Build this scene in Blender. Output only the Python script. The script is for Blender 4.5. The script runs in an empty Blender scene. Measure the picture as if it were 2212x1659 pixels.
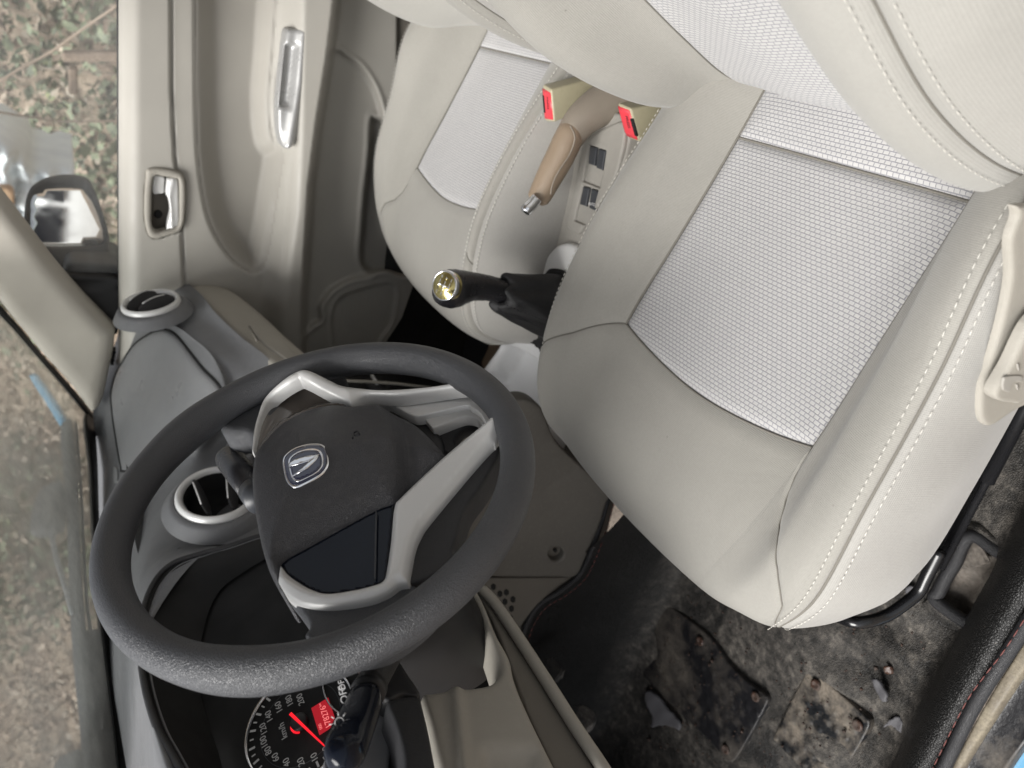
import bpy, bmesh, math, random
import numpy as np
from mathutils import Vector, Matrix
from mathutils.geometry import delaunay_2d_cdt
random.seed(7); rng = np.random.default_rng(7)
SC = bpy.context.scene; COL = SC.collection
# ------------------------------------------------------------------ camera model (1 unit = 1 m, X forward, Y to the driver's side, Z up)
CAMH = 1.45
RC = np.array([[-0.89896173, -0.43718508, -0.02714785], [-0.19532056, 0.45555987, -0.86851315], [0.39206846, -0.77545755, -0.49492212]])
FPX = 1673.744
O = np.array([0, 0, CAMH])
def ray(px, py):
    return RC.T @ np.array([((1659 - py) - 829.5) / FPX, (px - 1106) / FPX, 1.0])
def at(px, py, ax, val=None):
    """point seen at (px,py) that lies on a plane of the car (x=, y=, z= or a general (n,d))"""
    r = ray(px, py)
    if isinstance(ax, str):
        i = 'xyz'.index(ax); t = (val - O[i]) / r[i]
    else:
        n = np.array(ax, float); t = (val - n @ O) / (n @ r)
    return O + r * t
def V(s):
    s = tuple(s)
    return np.array(s, float) if len(s) == 3 else at(*s)
def unit(v): v = np.array(v, float); return v / (np.linalg.norm(v) + 1e-12)
# ------------------------------------------------------------------ objects
def newobj(name, data, mat=None, parent=None):
    o = bpy.data.objects.new(name, data); COL.objects.link(o)
    if mat is not None:
        for m in (mat if isinstance(mat, (list, tuple)) else [mat]): o.data.materials.append(m)
    if parent is not None: setpar(o, parent)
    return o
def setpar(o, p):
    bpy.context.view_layer.update()
    o.parent = p; o.matrix_parent_inverse = p.matrix_world.inverted()
def thing(name, label, cat, loc=(0, 0, 0), group=None, kind=None):
    o = bpy.data.objects.new(name, None); COL.objects.link(o); o.location = loc; o.empty_display_size = .05
    tag(o, label, cat, group, kind); bpy.context.view_layer.update(); return o
def tag(o, label, cat=None, group=None, kind=None):
    if label: o['label'] = label
    if cat: o['category'] = cat
    if group: o['group'] = group
    if kind: o['kind'] = kind
    return o
def mesh(name, verts, faces, mat=None, parent=None, smooth=True, uv=None, mi=None):
    me = bpy.data.meshes.new(name); me.from_pydata([tuple(map(float, v)) for v in verts], [], [tuple(int(i) for i in f) for f in faces])
    if uv is not None:
        ul = me.uv_layers.new(name='UVMap'); li = np.zeros(len(me.loops), int); me.loops.foreach_get('vertex_index', li)
        ul.data.foreach_set('uv', np.array(uv, float)[li].ravel())
    if mi is not None: me.polygons.foreach_set('material_index', mi)
    if smooth: me.polygons.foreach_set('use_smooth', [True] * len(me.polygons))
    me.update(); return newobj(name, me, mat, parent)
class MB:
    """collects geometry for ONE mesh object"""
    def __init__(s): s.v = []; s.f = []
    def add(s, v, f):
        b = len(s.v); s.v += [tuple(x) for x in v]; s.f += [tuple(i + b for i in q) for q in f]; return s
    def tube(s, pts, r, n=10, closed=False, cap=True, prof=None):
        v, f = tube_geo(pts, r, n, closed, cap, prof); return s.add(v, f)
    def box(s, c, ex, ey, ez):
        c, ex, ey, ez = map(np.array, (c, ex, ey, ez))
        vs = [c + a * ex + b * ey + d * ez for a in (-1, 1) for b in (-1, 1) for d in (-1, 1)]
        return s.add(vs, [(0, 1, 3, 2), (4, 6, 7, 5), (0, 4, 5, 1), (2, 3, 7, 6), (0, 2, 6, 4), (1, 5, 7, 3)])
    def build(s, name, mat, parent=None, smooth=True, bevel=0, seg=2, sub=0):
        o = mesh(name, s.v, s.f, mat, parent, smooth)
        fixn(o)
        if bevel: addbevel(o, bevel, seg)
        if sub: m = o.modifiers.new('s', 'SUBSURF'); m.levels = m.render_levels = sub
        return o
def fixn(o):
    bm = bmesh.new(); bm.from_mesh(o.data); bmesh.ops.recalc_face_normals(bm, faces=bm.faces); bm.to_mesh(o.data); bm.free()
def addbevel(o, w, seg=2):
    m = o.modifiers.new('b', 'BEVEL'); m.width = w; m.segments = seg; m.limit_method = 'ANGLE'; m.angle_limit = math.radians(35); m.harden_normals = False
def cr(P, n, closed=False):
    """Catmull-Rom through points P (k,3), n steps per span"""
    P = np.array(P, float); k = len(P)
    if closed: idx = lambda i: P[i % k]; spans = k
    else: idx = lambda i: P[i] if 0 <= i < k else (2 * P[0] - P[1] if i < 0 else 2 * P[-1] - P[-2]); spans = k - 1
    out = []
    for i in range(spans):
        a, b, c, d = idx(i - 1), idx(i), idx(i + 1), idx(i + 2)
        for j in range(n):
            t = j / n; out.append(.5 * ((2 * b) + (c - a) * t + (2 * a - 5 * b + 4 * c - d) * t * t + (3 * b - a - 3 * c + d) * t ** 3))
    if not closed: out.append(P[-1])
    return np.array(out)
def resample(P, n, closed=False):
    P = np.array(P, float)
    if closed: P = np.vstack([P, P[:1]])
    L = np.r_[0, np.cumsum(np.linalg.norm(np.diff(P, axis=0), axis=1))]
    s = np.linspace(0, L[-1], n, endpoint=not closed)
    return np.stack([np.interp(s, L, P[:, i]) for i in range(P.shape[1])], 1)
def tube_geo(pts, r, n=10, closed=False, cap=True, prof=None, up=None):
    P = np.array(pts, float); k = len(P); R = np.full(k, r) if np.isscalar(r) else np.array(r, float)
    T = np.array([unit((P[(i + 1) % k] if closed or i < k - 1 else P[i]) - (P[i - 1] if closed or i > 0 else P[i])) for i in range(k)])
    u = up if up is not None else (np.array([0, 0, 1.]) if abs(T[0][2]) < .9 else np.array([1., 0, 0]))
    X = unit(np.cross(T[0], u)); fr = []
    for i in range(k):
        if up is not None: X = unit(np.cross(T[i], u))
        else: X = unit(X - T[i] * (X @ T[i]))
        fr.append((X, np.cross(T[i], X)))
    if prof is None: prof = [(math.cos(2 * math.pi * j / n), math.sin(2 * math.pi * j / n)) for j in range(n)]
    n = len(prof); v = []; f = []
    for i in range(k):
        for a, b in prof: v.append(P[i] + R[i] * (a * fr[i][0] + b * fr[i][1]))
    m = k if closed else k - 1
    for i in range(m):
        for j in range(n): f.append((i * n + j, i * n + (j + 1) % n, ((i + 1) % k) * n + (j + 1) % n, ((i + 1) % k) * n + j))
    if cap and not closed: f.append(tuple(range(n))[::-1]); f.append(tuple((k - 1) * n + j for j in range(n)))
    return v, f
def grid_faces(a, b, wrap=False, off=0):
    f = []
    for i in range(a - 1):
        for j in range(b if wrap else b - 1): f.append((off + i * b + j, off + i * b + (j + 1) % b, off + (i + 1) * b + (j + 1) % b, off + (i + 1) * b + j))
    return f
class Net:
    """smooth surface through a control net (rows x cols)"""
    def __init__(s, rows, n=8, m=8, toward=None):
        C = np.array([[V(p) for p in r] for r in rows])
        A = np.array([cr(r, m) for r in C]); A = np.array([cr(A[:, j], n) for j in range(A.shape[1])]).transpose(1, 0, 2)
        s.A = A; s.n = n; s.m = m; s.R, s.C = C.shape[:2]
        gu = np.gradient(A, axis=0); gv = np.gradient(A, axis=1); N = np.cross(gu, gv); N /= np.linalg.norm(N, axis=2, keepdims=True) + 1e-12
        c = A.reshape(-1, 3).mean(0); tw = np.array(toward if toward is not None else O - c)
        if (N * tw).sum() < 0: N = -N
        s.N = N
    def ev(s, r, c, off=0):
        i = min(max(r * s.n, 0), s.A.shape[0] - 1.001); j = min(max(c * s.m, 0), s.A.shape[1] - 1.001)
        a, b = int(i), int(j); x, y = i - a, j - b
        f = lambda M: M[a, b] * (1 - x) * (1 - y) + M[a + 1, b] * x * (1 - y) + M[a, b + 1] * (1 - x) * y + M[a + 1, b + 1] * x * y
        return f(s.A) + off * unit(f(s.N))
    def panel(s, name, mat, parent, r0, r1, c0, c1, dip=.004, w=.006, edges='nsew', puff=0, k=2, extra=None, thick=0):
        """one sewn panel: rows r0..r1, cols c0..c1 of the net; the named edges sink into a seam"""
        nr = max(2, int(round((r1 - r0) * s.n * k)) + 1); nc = max(2, int(round((c1 - c0) * s.m * k)) + 1)
        def warp(n, lo, hi):
            t = np.linspace(0, 1, n); return t
        G = np.zeros((nr, nc, 3)); NN = np.zeros((nr, nc, 3))
        for i, r in enumerate(r0 + (r1 - r0) * warp(nr, 0, 0)):
            for j, c in enumerate(c0 + (c1 - c0) * warp(nc, 0, 0)):
                G[i, j] = s.ev(r, c); NN[i, j] = s.ev(r, c, 1) - G[i, j]
        du = np.linalg.norm(np.diff(G, axis=0), axis=2); dv = np.linalg.norm(np.diff(G, axis=1), axis=2)
        U = np.vstack([np.zeros((1, nc)), np.cumsum(du, 0)]); W = np.hstack([np.zeros((nr, 1)), np.cumsum(dv, 1)])
        D = np.full((nr, nc), 9.)
        if 'n' in edges: D = np.minimum(D, U)
        if 's' in edges: D = np.minimum(D, U[-1:] - U)
        if 'w' in edges: D = np.minimum(D, W)
        if 'e' in edges: D = np.minimum(D, W[:, -1:] - W)
        off = -dip * np.exp(-(D / w) ** 2)
        if puff: off = off + puff * (1 - np.exp(-(D / (w * 5)) ** 2))
        if extra is not None: off = off + extra(G, U, W)
        P = (G + NN * off[..., None]).reshape(-1, 3)
        mu, mv = U.mean(1), W.mean(0)
        uv = np.stack(np.meshgrid(mv, mu), -1).reshape(-1, 2)
        o = mesh(name, P, grid_faces(nr, nc), mat, parent, uv=uv)
        if thick: md = o.modifiers.new('t', 'SOLIDIFY'); md.thickness = thick; md.offset = 0
        return o
def stitches(name, fn, n, mat, parent, L=.0046, r=.00034, ratio=.66):
    """dashes of thread along curve fn(t), t 0..1; fn gives points on the cloth"""
    P = np.array([fn(t) for t in np.linspace(0, 1, 240)]); Ls = np.r_[0, np.cumsum(np.linalg.norm(np.diff(P, axis=0), axis=1))]
    mb = MB(); pitch = L / ratio; k = int(Ls[-1] / pitch)
    g = lambda s: np.array([np.interp(s, Ls, P[:, i]) for i in range(3)])
    for i in range(k):
        a = g(i * pitch); b = g(i * pitch + L); m = g(i * pitch + L / 2)
        mb.tube([a, a * .75 + b * .25, m, a * .25 + b * .75, b], [r * .3, r, r * 1.1, r, r * .3], 6)
    return mb.build(name, mat, parent)
def smooth_outline(pts, n=6):
    """pts (x,y) smooth or (x,y,1) sharp; closed"""
    k = len(pts); out = []
    P = [np.array(p[:2], float) for p in pts]; S = [len(p) > 2 for p in pts]
    for i in range(k):
        b, c = P[i], P[(i + 1) % k]; a = P[i - 1] if not S[i] else 2 * b - c; d = P[(i + 2) % k] if not S[(i + 1) % k] else 2 * c - b
        for j in range(n):
            t = j / n; out.append(.5 * ((2 * b) + (c - a) * t + (2 * a - 5 * b + 4 * c - d) * t * t + (3 * b - a - 3 * c + d) * t ** 3))
    return np.array(out)
def segdist(Q, A):
    """distance from points Q to closed polyline A"""
    B = np.roll(A, -1, 0); d = np.full(len(Q), 1e9)
    for a, b in zip(A, B):
        ab = b - a; t = np.clip(((Q - a) @ ab) / (ab @ ab + 1e-12), 0, 1); d = np.minimum(d, np.linalg.norm(Q - a - t[:, None] * ab, axis=1))
    return d
def inside(Q, A):
    x, y = Q[:, 0], Q[:, 1]; c = np.zeros(len(Q), bool); B = np.roll(A, -1, 0)
    for (x0, y0), (x1, y1) in zip(A, B):
        if y0 == y1: continue
        c ^= ((y0 > y) != (y1 > y)) & (x < (x1 - x0) * (y - y0) / (y1 - y0) + x0)
    return c
def relief(name, outline, fn, mat, parent, step=8, bev=4, h=.003, depth=.006, holes=(), extra=None, n=6, curve=None, base=0.):
    """moulded plate: a closed outline filled with a grid, rounded over at its rim by h within bev, with a skirt going back by depth.
    fn(x,y,off) -> world point. Units of outline and bev are those fn takes."""
    A = smooth_outline(outline, n) if n > 1 else np.array([p[:2] for p in outline], float); loops = [A] + [smooth_outline(q, n) for q in holes]
    pts = []; edges = []; rings = []; sp = max(step * .5, .8 if step > 1 else step * .5)
    for L in loops:
        L2 = resample(L, max(8, int(np.linalg.norm(np.roll(L, -1, 0) - L, axis=1).sum() / sp)), True) if n > 1 else L
        b = len(pts); pts += [tuple(p) for p in L2]; edges += [(b + i, b + (i + 1) % len(L2)) for i in range(len(L2))]
        if bev and n > 1:
            t = np.roll(L2, -1, 0) - np.roll(L2, 1, 0); nn = np.stack([-t[:, 1], t[:, 0]], 1); nn /= np.linalg.norm(nn, axis=1, keepdims=True) + 1e-9
            for fr in (.22, .55, 1.0):
                for sgn in (1, -1): rings.append(L2 + nn * sgn * bev * fr)
    B0 = np.array(pts)
    def okp(Q):
        m = inside(Q, A)
        for L in loops[1:]: m &= ~inside(Q, L)
        return Q[m]
    x0, y0 = A.min(0); x1, y1 = A.max(0)
    gx, gy = np.meshgrid(np.arange(x0, x1 + step, step), np.arange(y0, y1 + step, step)); gx[::2] += step * .5
    Q = okp(np.stack([gx.ravel(), gy.ravel()], 1)); bd_ = lambda Q: np.min([segdist(Q, L) for L in loops], 0) if len(Q) else np.zeros(0)
    Q = Q[bd_(Q) > max(step * .45, (bev * 1.0 + step * .3) if (bev and n > 1) else 0)]
    for k_, R0 in enumerate(rings):
        fr = (.22, .22, .55, .55, 1., 1.)[k_ % 6]; R1 = okp(R0)
        if len(R1): R1 = R1[bd_(R1) > bev * fr * .93]; Q = np.vstack([Q, R1])
    if len(Q): 
        _, ui = np.unique(np.round(Q / (sp * .35)).astype(int), axis=0, return_index=True); Q = Q[ui]
    allp = [Vector(p) for p in pts] + [Vector((float(a), float(b))) for a, b in Q]
    vo, eo, fo, ov, oe, of = delaunay_2d_cdt(allp, edges, [], 1, 1e-5)
    W = np.array([(v.x, v.y) for v in vo]); dist = np.min([segdist(W, L) for L in loops], 0)
    off = np.full(len(W), base)
    if bev: t = np.clip(dist / bev, 0, 1); off += -h + h * np.sqrt(np.clip(1 - (1 - t) ** 2, 0, 1))
    if extra is not None: off = off + np.array([extra(x, y, d) for (x, y), d in zip(W, dist)])
    vs = [fn(x, y, o_) for (x, y), o_ in zip(W, off)]
    faces = [tuple(f) for f in fo]
    if holes:
        cen = np.array([W[list(f)].mean(0) for f in faces]); kill = np.zeros(len(faces), bool)
        for L in loops[1:]: kill |= inside(cen, L)
        faces = [f for f, k_ in zip(faces, kill) if not k_]
    # skirt from boundary edges
    cnt = {}
    for f in faces:
        for i in range(len(f)):
            e = (f[i], f[(i + 1) % len(f)]); k = (min(e), max(e)); cnt.setdefault(k, []).append(e)
    be = [v[0] for v in cnt.values() if len(v) == 1]; mp = {}
    def low(i):
        if i not in mp: mp[i] = len(vs); vs.append(fn(W[i, 0], W[i, 1], off[i] - depth))
        return mp[i]
    if depth:
        for a, b in be: faces.append((b, a, low(a), low(b)))
    o = mesh(name, vs, faces, mat, parent); fixn_dir(o)
    return o
def fixn_dir(o): fixn(o)
def plane_fn(n, d):
    n = unit(n)
    return lambda x, y, off=0: at(x, y, n, d) + n * off
def pfn(ax, val, sgn):
    n = np.zeros(3); n['xyz'.index(ax)] = sgn
    return lambda x, y, off=0: at(x, y, ax, val) + n * off
def bandp(L, R):
    return [tuple(p) for p in L] + [tuple(p) for p in R[::-1]]
def textmesh(name, s, size, M, mat, parent, ext=.0002, align='CENTER'):
    cu = bpy.data.curves.new(name, 'FONT'); cu.body = s; cu.size = size; cu.align_x = align; cu.align_y = 'CENTER'; cu.extrude = ext
    t = bpy.data.objects.new('t', cu); COL.objects.link(t); bpy.context.view_layer.update()
    me = bpy.data.meshes.new_from_object(t.evaluated_get(bpy.context.evaluated_depsgraph_get())); bpy.data.objects.remove(t)
    me.transform(M); me.name = name
    return newobj(name, me, mat, parent)
def join(objs, name):
    """merge temporary pieces of one part into one mesh"""
    bm = bmesh.new(); par = objs[0].parent; mats = []
    for o in objs:
        me = o.data.copy(); me.transform(o.matrix_world)
        for m in o.data.materials:
            if m not in mats: mats.append(m)
        if o.data.materials:
            ix = mats.index(o.data.materials[0])
            for p in me.polygons: p.material_index = ix
        bm.from_mesh(me)
    me = bpy.data.meshes.new(name); bm.to_mesh(me); bm.free()
    for m in mats: me.materials.append(m)
    for o in objs: bpy.data.objects.remove(o)
    return newobj(name, me, None, par)
def frameM(o, ex, ey, ez):
    return Matrix(((ex[0], ey[0], ez[0], o[0]), (ex[1], ey[1], ez[1], o[1]), (ex[2], ey[2], ez[2], o[2]), (0, 0, 0, 1)))
SKYS, SUNS, SUNAZ, SUNROT, SUNANG, SUNEL = .15, 5.0, 45, 45, 38, 52
# ------------------------------------------------------------------ procedural materials
def nodes(name):
    m = bpy.data.materials.new(name); m.use_nodes = True; nt = m.node_tree; nt.nodes.clear()
    out = nt.nodes.new('ShaderNodeOutputMaterial'); b = nt.nodes.new('ShaderNodeBsdfPrincipled'); nt.links.new(b.outputs[0], out.inputs[0])
    return m, nt, b
def N(nt, t, **k):
    n = nt.nodes.new(t)
    for a, v in k.items():
        if a.startswith('i_'):
            key = a[2:]; n.inputs[int(key) if key.isdigit() else key.replace('_', ' ')].default_value = v
        else: setattr(n, a, v)
    return n
def L(nt, a, b): nt.links.new(a, b)
def coords(nt, kind='Object', scale=(1, 1, 1), rot=(0, 0, 0)):
    tc = N(nt, 'ShaderNodeTexCoord'); mp = N(nt, 'ShaderNodeMapping'); mp.inputs['Scale'].default_value = scale; mp.inputs['Rotation'].default_value = rot
    L(nt, tc.outputs[kind], mp.inputs[0]); return mp.outputs[0]
def ramp(nt, src, stops):
    r = N(nt, 'ShaderNodeValToRGB'); el = r.color_ramp.elements
    while len(el) > 1: el.remove(el[-1])
    el[0].position, el[0].color = stops[0][0], (*stops[0][1], 1)
    for p, c in stops[1:]:
        e = el.new(p); e.color = (*c, 1)
    L(nt, src, r.inputs[0]); return r.outputs[0]
def g3(v): return (v, v, v)
def mix(nt, fac, a, b, mode='MIX'):
    m = N(nt, 'ShaderNodeMix', data_type='RGBA', blend_type=mode)
    for s, i in ((fac, 0), (a, 6), (b, 7)):
        if hasattr(s, 'links') or hasattr(s, 'is_linked'): L(nt, s, m.inputs[i])
        else: m.inputs[i].default_value = s if i == 0 else (*s, 1)
    return m.outputs[2]
def bump(nt, b, h, dist, strength=1.0, prev=None):
    n = N(nt, 'ShaderNodeBump'); n.inputs['Strength'].default_value = strength; n.inputs['Distance'].default_value = dist
    L(nt, h, n.inputs['Height'])
    if prev is not None: L(nt, prev, n.inputs['Normal'])
    L(nt, n.outputs[0], b.inputs['Normal']); return n.outputs[0]
def plastic(name, col, rough=.5, grain=0, gscale=900, gdist=.0003, var=.08, spec=.5, metal=0, kind='leather', coat=0, dust=0, dustcol=(.5, .47, .42)):
    m, nt, b = nodes(name); co = coords(nt)
    nz = N(nt, 'ShaderNodeTexNoise', i_Scale=7., i_Detail=5.); L(nt, co, nz.inputs['Vector'])
    lo = tuple(c * (1 - var) for c in col); hi = tuple(min(1, c * (1 + var)) for c in col)
    c = ramp(nt, nz.outputs[0], [(.3, lo), (.7, hi)])
    if dust:
        n2 = N(nt, 'ShaderNodeTexNoise', i_Scale=160., i_Detail=6.); L(nt, co, n2.inputs['Vector'])
        f = ramp(nt, n2.outputs[0], [(.52, g3(0)), (.8, g3(dust))]); c = mix(nt, f, c, dustcol)
    L(nt, c, b.inputs['Base Color'])
    rr = N(nt, 'ShaderNodeTexNoise', i_Scale=25., i_Detail=4.); L(nt, co, rr.inputs['Vector'])
    L(nt, ramp(nt, rr.outputs[0], [(.3, g3(max(0, rough - .07))), (.7, g3(min(1, rough + .07)))]), b.inputs['Roughness'])
    b.inputs['Metallic'].default_value = metal; b.inputs['Specular IOR Level'].default_value = spec
    if coat: b.inputs['Coat Weight'].default_value = coat; b.inputs['Coat Roughness'].default_value = .08
    if grain:
        if kind == 'leather':
            vo = N(nt, 'ShaderNodeTexVoronoi', feature='DISTANCE_TO_EDGE', i_Scale=float(gscale))
            dn = N(nt, 'ShaderNodeTexNoise', i_Scale=gscale * .6, i_Detail=2.); L(nt, co, dn.inputs['Vector'])
            ad = N(nt, 'ShaderNodeVectorMath', operation='MULTIPLY_ADD'); L(nt, dn.outputs['Color'], ad.inputs[0]); ad.inputs[1].default_value = (1.6 / gscale,) * 3; L(nt, co, ad.inputs[2])
            L(nt, ad.outputs[0], vo.inputs['Vector'])
            h = ramp(nt, vo.outputs['Distance'], [(0, g3(0)), (.22, g3(1))])
            bump(nt, b, h, gdist, grain)
        else:
            n3 = N(nt, 'ShaderNodeTexNoise', i_Scale=float(gscale), i_Detail=2.); L(nt, co, n3.inputs['Vector']); bump(nt, b, n3.outputs[0], gdist, grain)
    return m
def cloth(name, col, pitch=.0016, grain=.5, stain=0):
    m, nt, b = nodes(name); uv = coords(nt, 'UV', (1, 1, 1)); ob = coords(nt)
    wx = N(nt, 'ShaderNodeTexWave', wave_type='BANDS', bands_direction='X', i_Scale=1 / pitch / 6.2832 * 2); wy = N(nt, 'ShaderNodeTexWave', wave_type='BANDS', bands_direction='Y', i_Scale=1 / pitch / 6.2832 * 2)
    L(nt, uv, wx.inputs[0]); L(nt, uv, wy.inputs[0])
    mu = N(nt, 'ShaderNodeMath', operation='MULTIPLY'); L(nt, wx.outputs['Fac'], mu.inputs[0]); L(nt, wy.outputs['Fac'], mu.inputs[1])
    nz = N(nt, 'ShaderNodeTexNoise', i_Scale=5., i_Detail=6., i_Roughness=.6); L(nt, ob, nz.inputs['Vector'])
    c = ramp(nt, nz.outputs[0], [(.28, tuple(x * .90 for x in col)), (.5, col), (.75, tuple(min(1, x * 1.06) for x in col))])
    c2 = mix(nt, ramp(nt, mu.outputs[0], [(0, g3(.0)), (1, g3(.30))]), c, tuple(x * .55 for x in col))
    nf = N(nt, 'ShaderNodeTexNoise', i_Scale=420., i_Detail=2.); L(nt, ob, nf.inputs['Vector'])
    c2 = mix(nt, ramp(nt, nf.outputs[0], [(.35, g3(0)), (.75, g3(.16))]), c2, tuple(x * .6 for x in col))
    if stain:
        ns = N(nt, 'ShaderNodeTexNoise', i_Scale=9., i_Detail=3.); L(nt, ob, ns.inputs['Vector'])
        c2 = mix(nt, ramp(nt, ns.outputs[0], [(.60, g3(0)), (.74, g3(stain))]), c2, (.42, .36, .27))
    sp = N(nt, 'ShaderNodeTexVoronoi', i_Scale=26.); L(nt, ob, sp.inputs['Vector'])
    c2 = mix(nt, ramp(nt, sp.outputs['Distance'], [(.0, g3(.7)), (.035, g3(0))]), c2, (.10, .09, .08))
    L(nt, c2, b.inputs['Base Color']); b.inputs['Roughness'].default_value = .85; b.inputs['Specular IOR Level'].default_value = .25
    b.inputs['Sheen Weight'].default_value = .25
    cz = N(nt, 'ShaderNodeTexNoise', i_Scale=11., i_Detail=4., i_Roughness=.55, i_Distortion=1.2); L(nt, ob, cz.inputs['Vector'])
    p0 = bump(nt, b, cz.outputs[0], .008, .12)
    bump(nt, b, mu.outputs[0], .0004, grain, p0); return m
def weave(name, col, w=.0052, hgt=.0034, ribs=False):
    """seat insert cloth: staggered little pads with dark hollows between them"""
    m, nt, b = nodes(name); uv = coords(nt, 'UV'); ob = coords(nt)
    br = N(nt, 'ShaderNodeTexBrick', offset=.5, i_Scale=1.0); br.inputs['Brick Width'].default_value = w; br.inputs['Row Height'].default_value = hgt
    br.inputs['Mortar Size'].default_value = hgt * .15; br.inputs['Mortar Smooth'].default_value = .6; br.inputs['Color1'].default_value = (1, 1, 1, 1); br.inputs['Color2'].default_value = (.86, .86, .86, 1); br.inputs['Mortar'].default_value = (0, 0, 0, 1)
    L(nt, uv, br.inputs['Vector'])
    nz = N(nt, 'ShaderNodeTexNoise', i_Scale=4., i_Detail=5.); L(nt, ob, nz.inputs['Vector'])
    hi = ramp(nt, nz.outputs[0], [(.3, tuple(x * .93 for x in col)), (.7, col)])
    lo = tuple(x * .56 for x in (col[0] * .96, col[1] * .97, col[2] * 1.06))
    c = mix(nt, br.outputs['Color'], lo, hi)
    L(nt, c, b.inputs['Base Color']); b.inputs['Roughness'].default_value = .85; b.inputs['Specular IOR Level'].default_value = .2; b.inputs['Sheen Weight'].default_value = .2
    nf = N(nt, 'ShaderNodeTexNoise', i_Scale=1400., i_Detail=2.); L(nt, ob, nf.inputs['Vector'])
    p = bump(nt, b, nf.outputs[0], .0002, .4)
    bump(nt, b, br.outputs['Color'], .0009, .55, p); return m
M = {}
M['cloth'] = cloth('beige bolster cloth', (.315, .304, .276))
M['cloth_side'] = cloth('beige side cloth', (.34, .33, .308))
M['cloth_stain'] = cloth('beige cloth with a light stain', (.335, .326, .30), stain=.35)
M['weave'] = weave('woven insert cloth', (.475, .468, .46), .0062, .0040)
M['rib'] = weave('ribbed insert cloth', (.475, .468, .46), .0085, .0048)
M['thread'] = plastic('pale thread', (.62, .60, .55), .7)
M['piping'] = cloth('seam edge cloth', (.40, .38, .34))
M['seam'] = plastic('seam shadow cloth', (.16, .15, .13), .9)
M['door'] = plastic('warm grey door plastic', (.36, .345, .312), .5, .35, 1500, .0002, .05, .35, kind='noise')
M['door_cloth'] = plastic('door insert vinyl', (.315, .30, .27), .55, .3, 1500, .0002, .06, .3, kind='noise')
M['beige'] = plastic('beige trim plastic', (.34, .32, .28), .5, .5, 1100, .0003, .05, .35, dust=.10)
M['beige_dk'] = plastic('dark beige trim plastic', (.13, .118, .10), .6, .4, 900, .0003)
M['pillar'] = plastic('pillar cover plastic', (.45, .425, .375), .55, .3, 1500, .0002, .04, .3, kind='noise')
M['dash'] = plastic('charcoal dashboard skin', (.16, .163, .17), .38, .5, 1000, .0003, .08, .5, dust=.06)
M['dash_top'] = plastic('grey dashboard pad', (.23, .233, .24), .34, .4, 1200, .00025, .06, .5, dust=.10)
M['black'] = plastic('black plastic', (.014, .014, .015), .42, .3, 900, .0002)
M['black_soft'] = plastic('black soft plastic', (.020, .020, .022), .5, .6, 800, .0004)
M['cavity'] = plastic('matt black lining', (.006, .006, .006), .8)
M['leather'] = plastic('grained black steering wheel skin', (.044, .046, .051), .41, .5, 640, .0006, .10, .6)
M['pad'] = plastic('grained airbag cover', (.026, .026, .030), .42, .6, 620, .0006, .10, .6, dust=.05)
M['silver'] = plastic('satin silver paint', (.56, .56, .55), .36, .3, 2600, .0001, .05, .6, metal=.12, kind='noise')
M['silver_lt'] = plastic('light silver paint', (.66, .66, .65), .36, .3, 2600, .0001, .04, .6, metal=.15, kind='noise', dust=.08)
M['silver_dk'] = plastic('darker silver paint', (.36, .36, .355), .32, .3, 2600, .0001, .05, .6, metal=.3, kind='noise')
M['trim_dark'] = plastic('worn dark chrome', (.16, .16, .16), .18, var=.4, metal=.6)
M['tray'] = plastic('silver tray paint', (.70, .705, .71), .38, .3, 2600, .0001, .05, .6, metal=.1, kind='noise', dust=.15)
M['gloss'] = plastic('gloss piano black', (.004, .006, .012), .05, var=.02, spec=.22, coat=0)
M['gloss_refl'] = plastic('gloss panel with painted brown reflection', (.10, .088, .078), .16, var=.35, spec=.6, coat=.8)  # brown base colour stands for reflections in the gloss
M['chrome'] = plastic('chrome', (.85, .86, .88), .10, var=.02, metal=1)
M['navy'] = plastic('navy enamel', (.010, .014, .045), .12, var=.05, coat=1)
M['boot'] = plastic('black gaiter leather', (.012, .012, .013), .45, .5, 500, .0006)
M['knob'] = plastic('polished black leather knob', (.012, .012, .014), .26, .25, 700, .0003, .1, .6)
M['gold'] = plastic('worn gold plate', (.55, .47, .20), .22, .3, 300, .0004, .35, metal=.9, kind='noise')
M['buckle'] = plastic('yellowed buckle plastic', (.40, .365, .25), .42, .3, 600, .0003, .10, dust=.2, dustcol=(.22, .19, .12))
M['red'] = plastic('red button plastic', (.72, .055, .075), .35, var=.05)
M['brake'] = plastic('tan handbrake vinyl', (.27, .205, .145), .42, .35, 900, .0003, .12)
M['brake_gr'] = plastic('grey brown handbrake sleeve', (.245, .21, .17), .48, .35, 900, .0003, .08)
M['console'] = plastic('warm grey console plastic', (.32, .305, .275), .5, .4, 1100, .0003, .06, dust=.15)
M['switch'] = plastic('charcoal switch', (.035, .038, .044), .4)
M['metal_blk'] = plastic('black painted steel', (.010, .010, .011), .25, spec=.6, var=.2)
M['steel'] = plastic('bright steel', (.45, .45, .45), .25, metal=1)
M['rubber'] = plastic('window rubber', (.012, .012, .012), .6)
M['white_ink'] = plastic('white print', (.75, .75, .75), .5)
M['ink_dark'] = plastic('moulded dark print', (.015, .015, .017), .4)
def emis(name, col, s):
    m, nt, b = nodes(name); b.inputs['Base Color'].default_value = (*[c * .2 for c in col], 1); b.inputs['Emission Color'].default_value = (*col, 1); b.inputs['Emission Strength'].default_value = s
    nz = N(nt, 'ShaderNodeTexNoise', i_Scale=90.); L(nt, coords(nt), nz.inputs['Vector']); L(nt, ramp(nt, nz.outputs[0], [(.3, g3(.35)), (.7, g3(.45))]), b.inputs['Roughness']); return m
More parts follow.
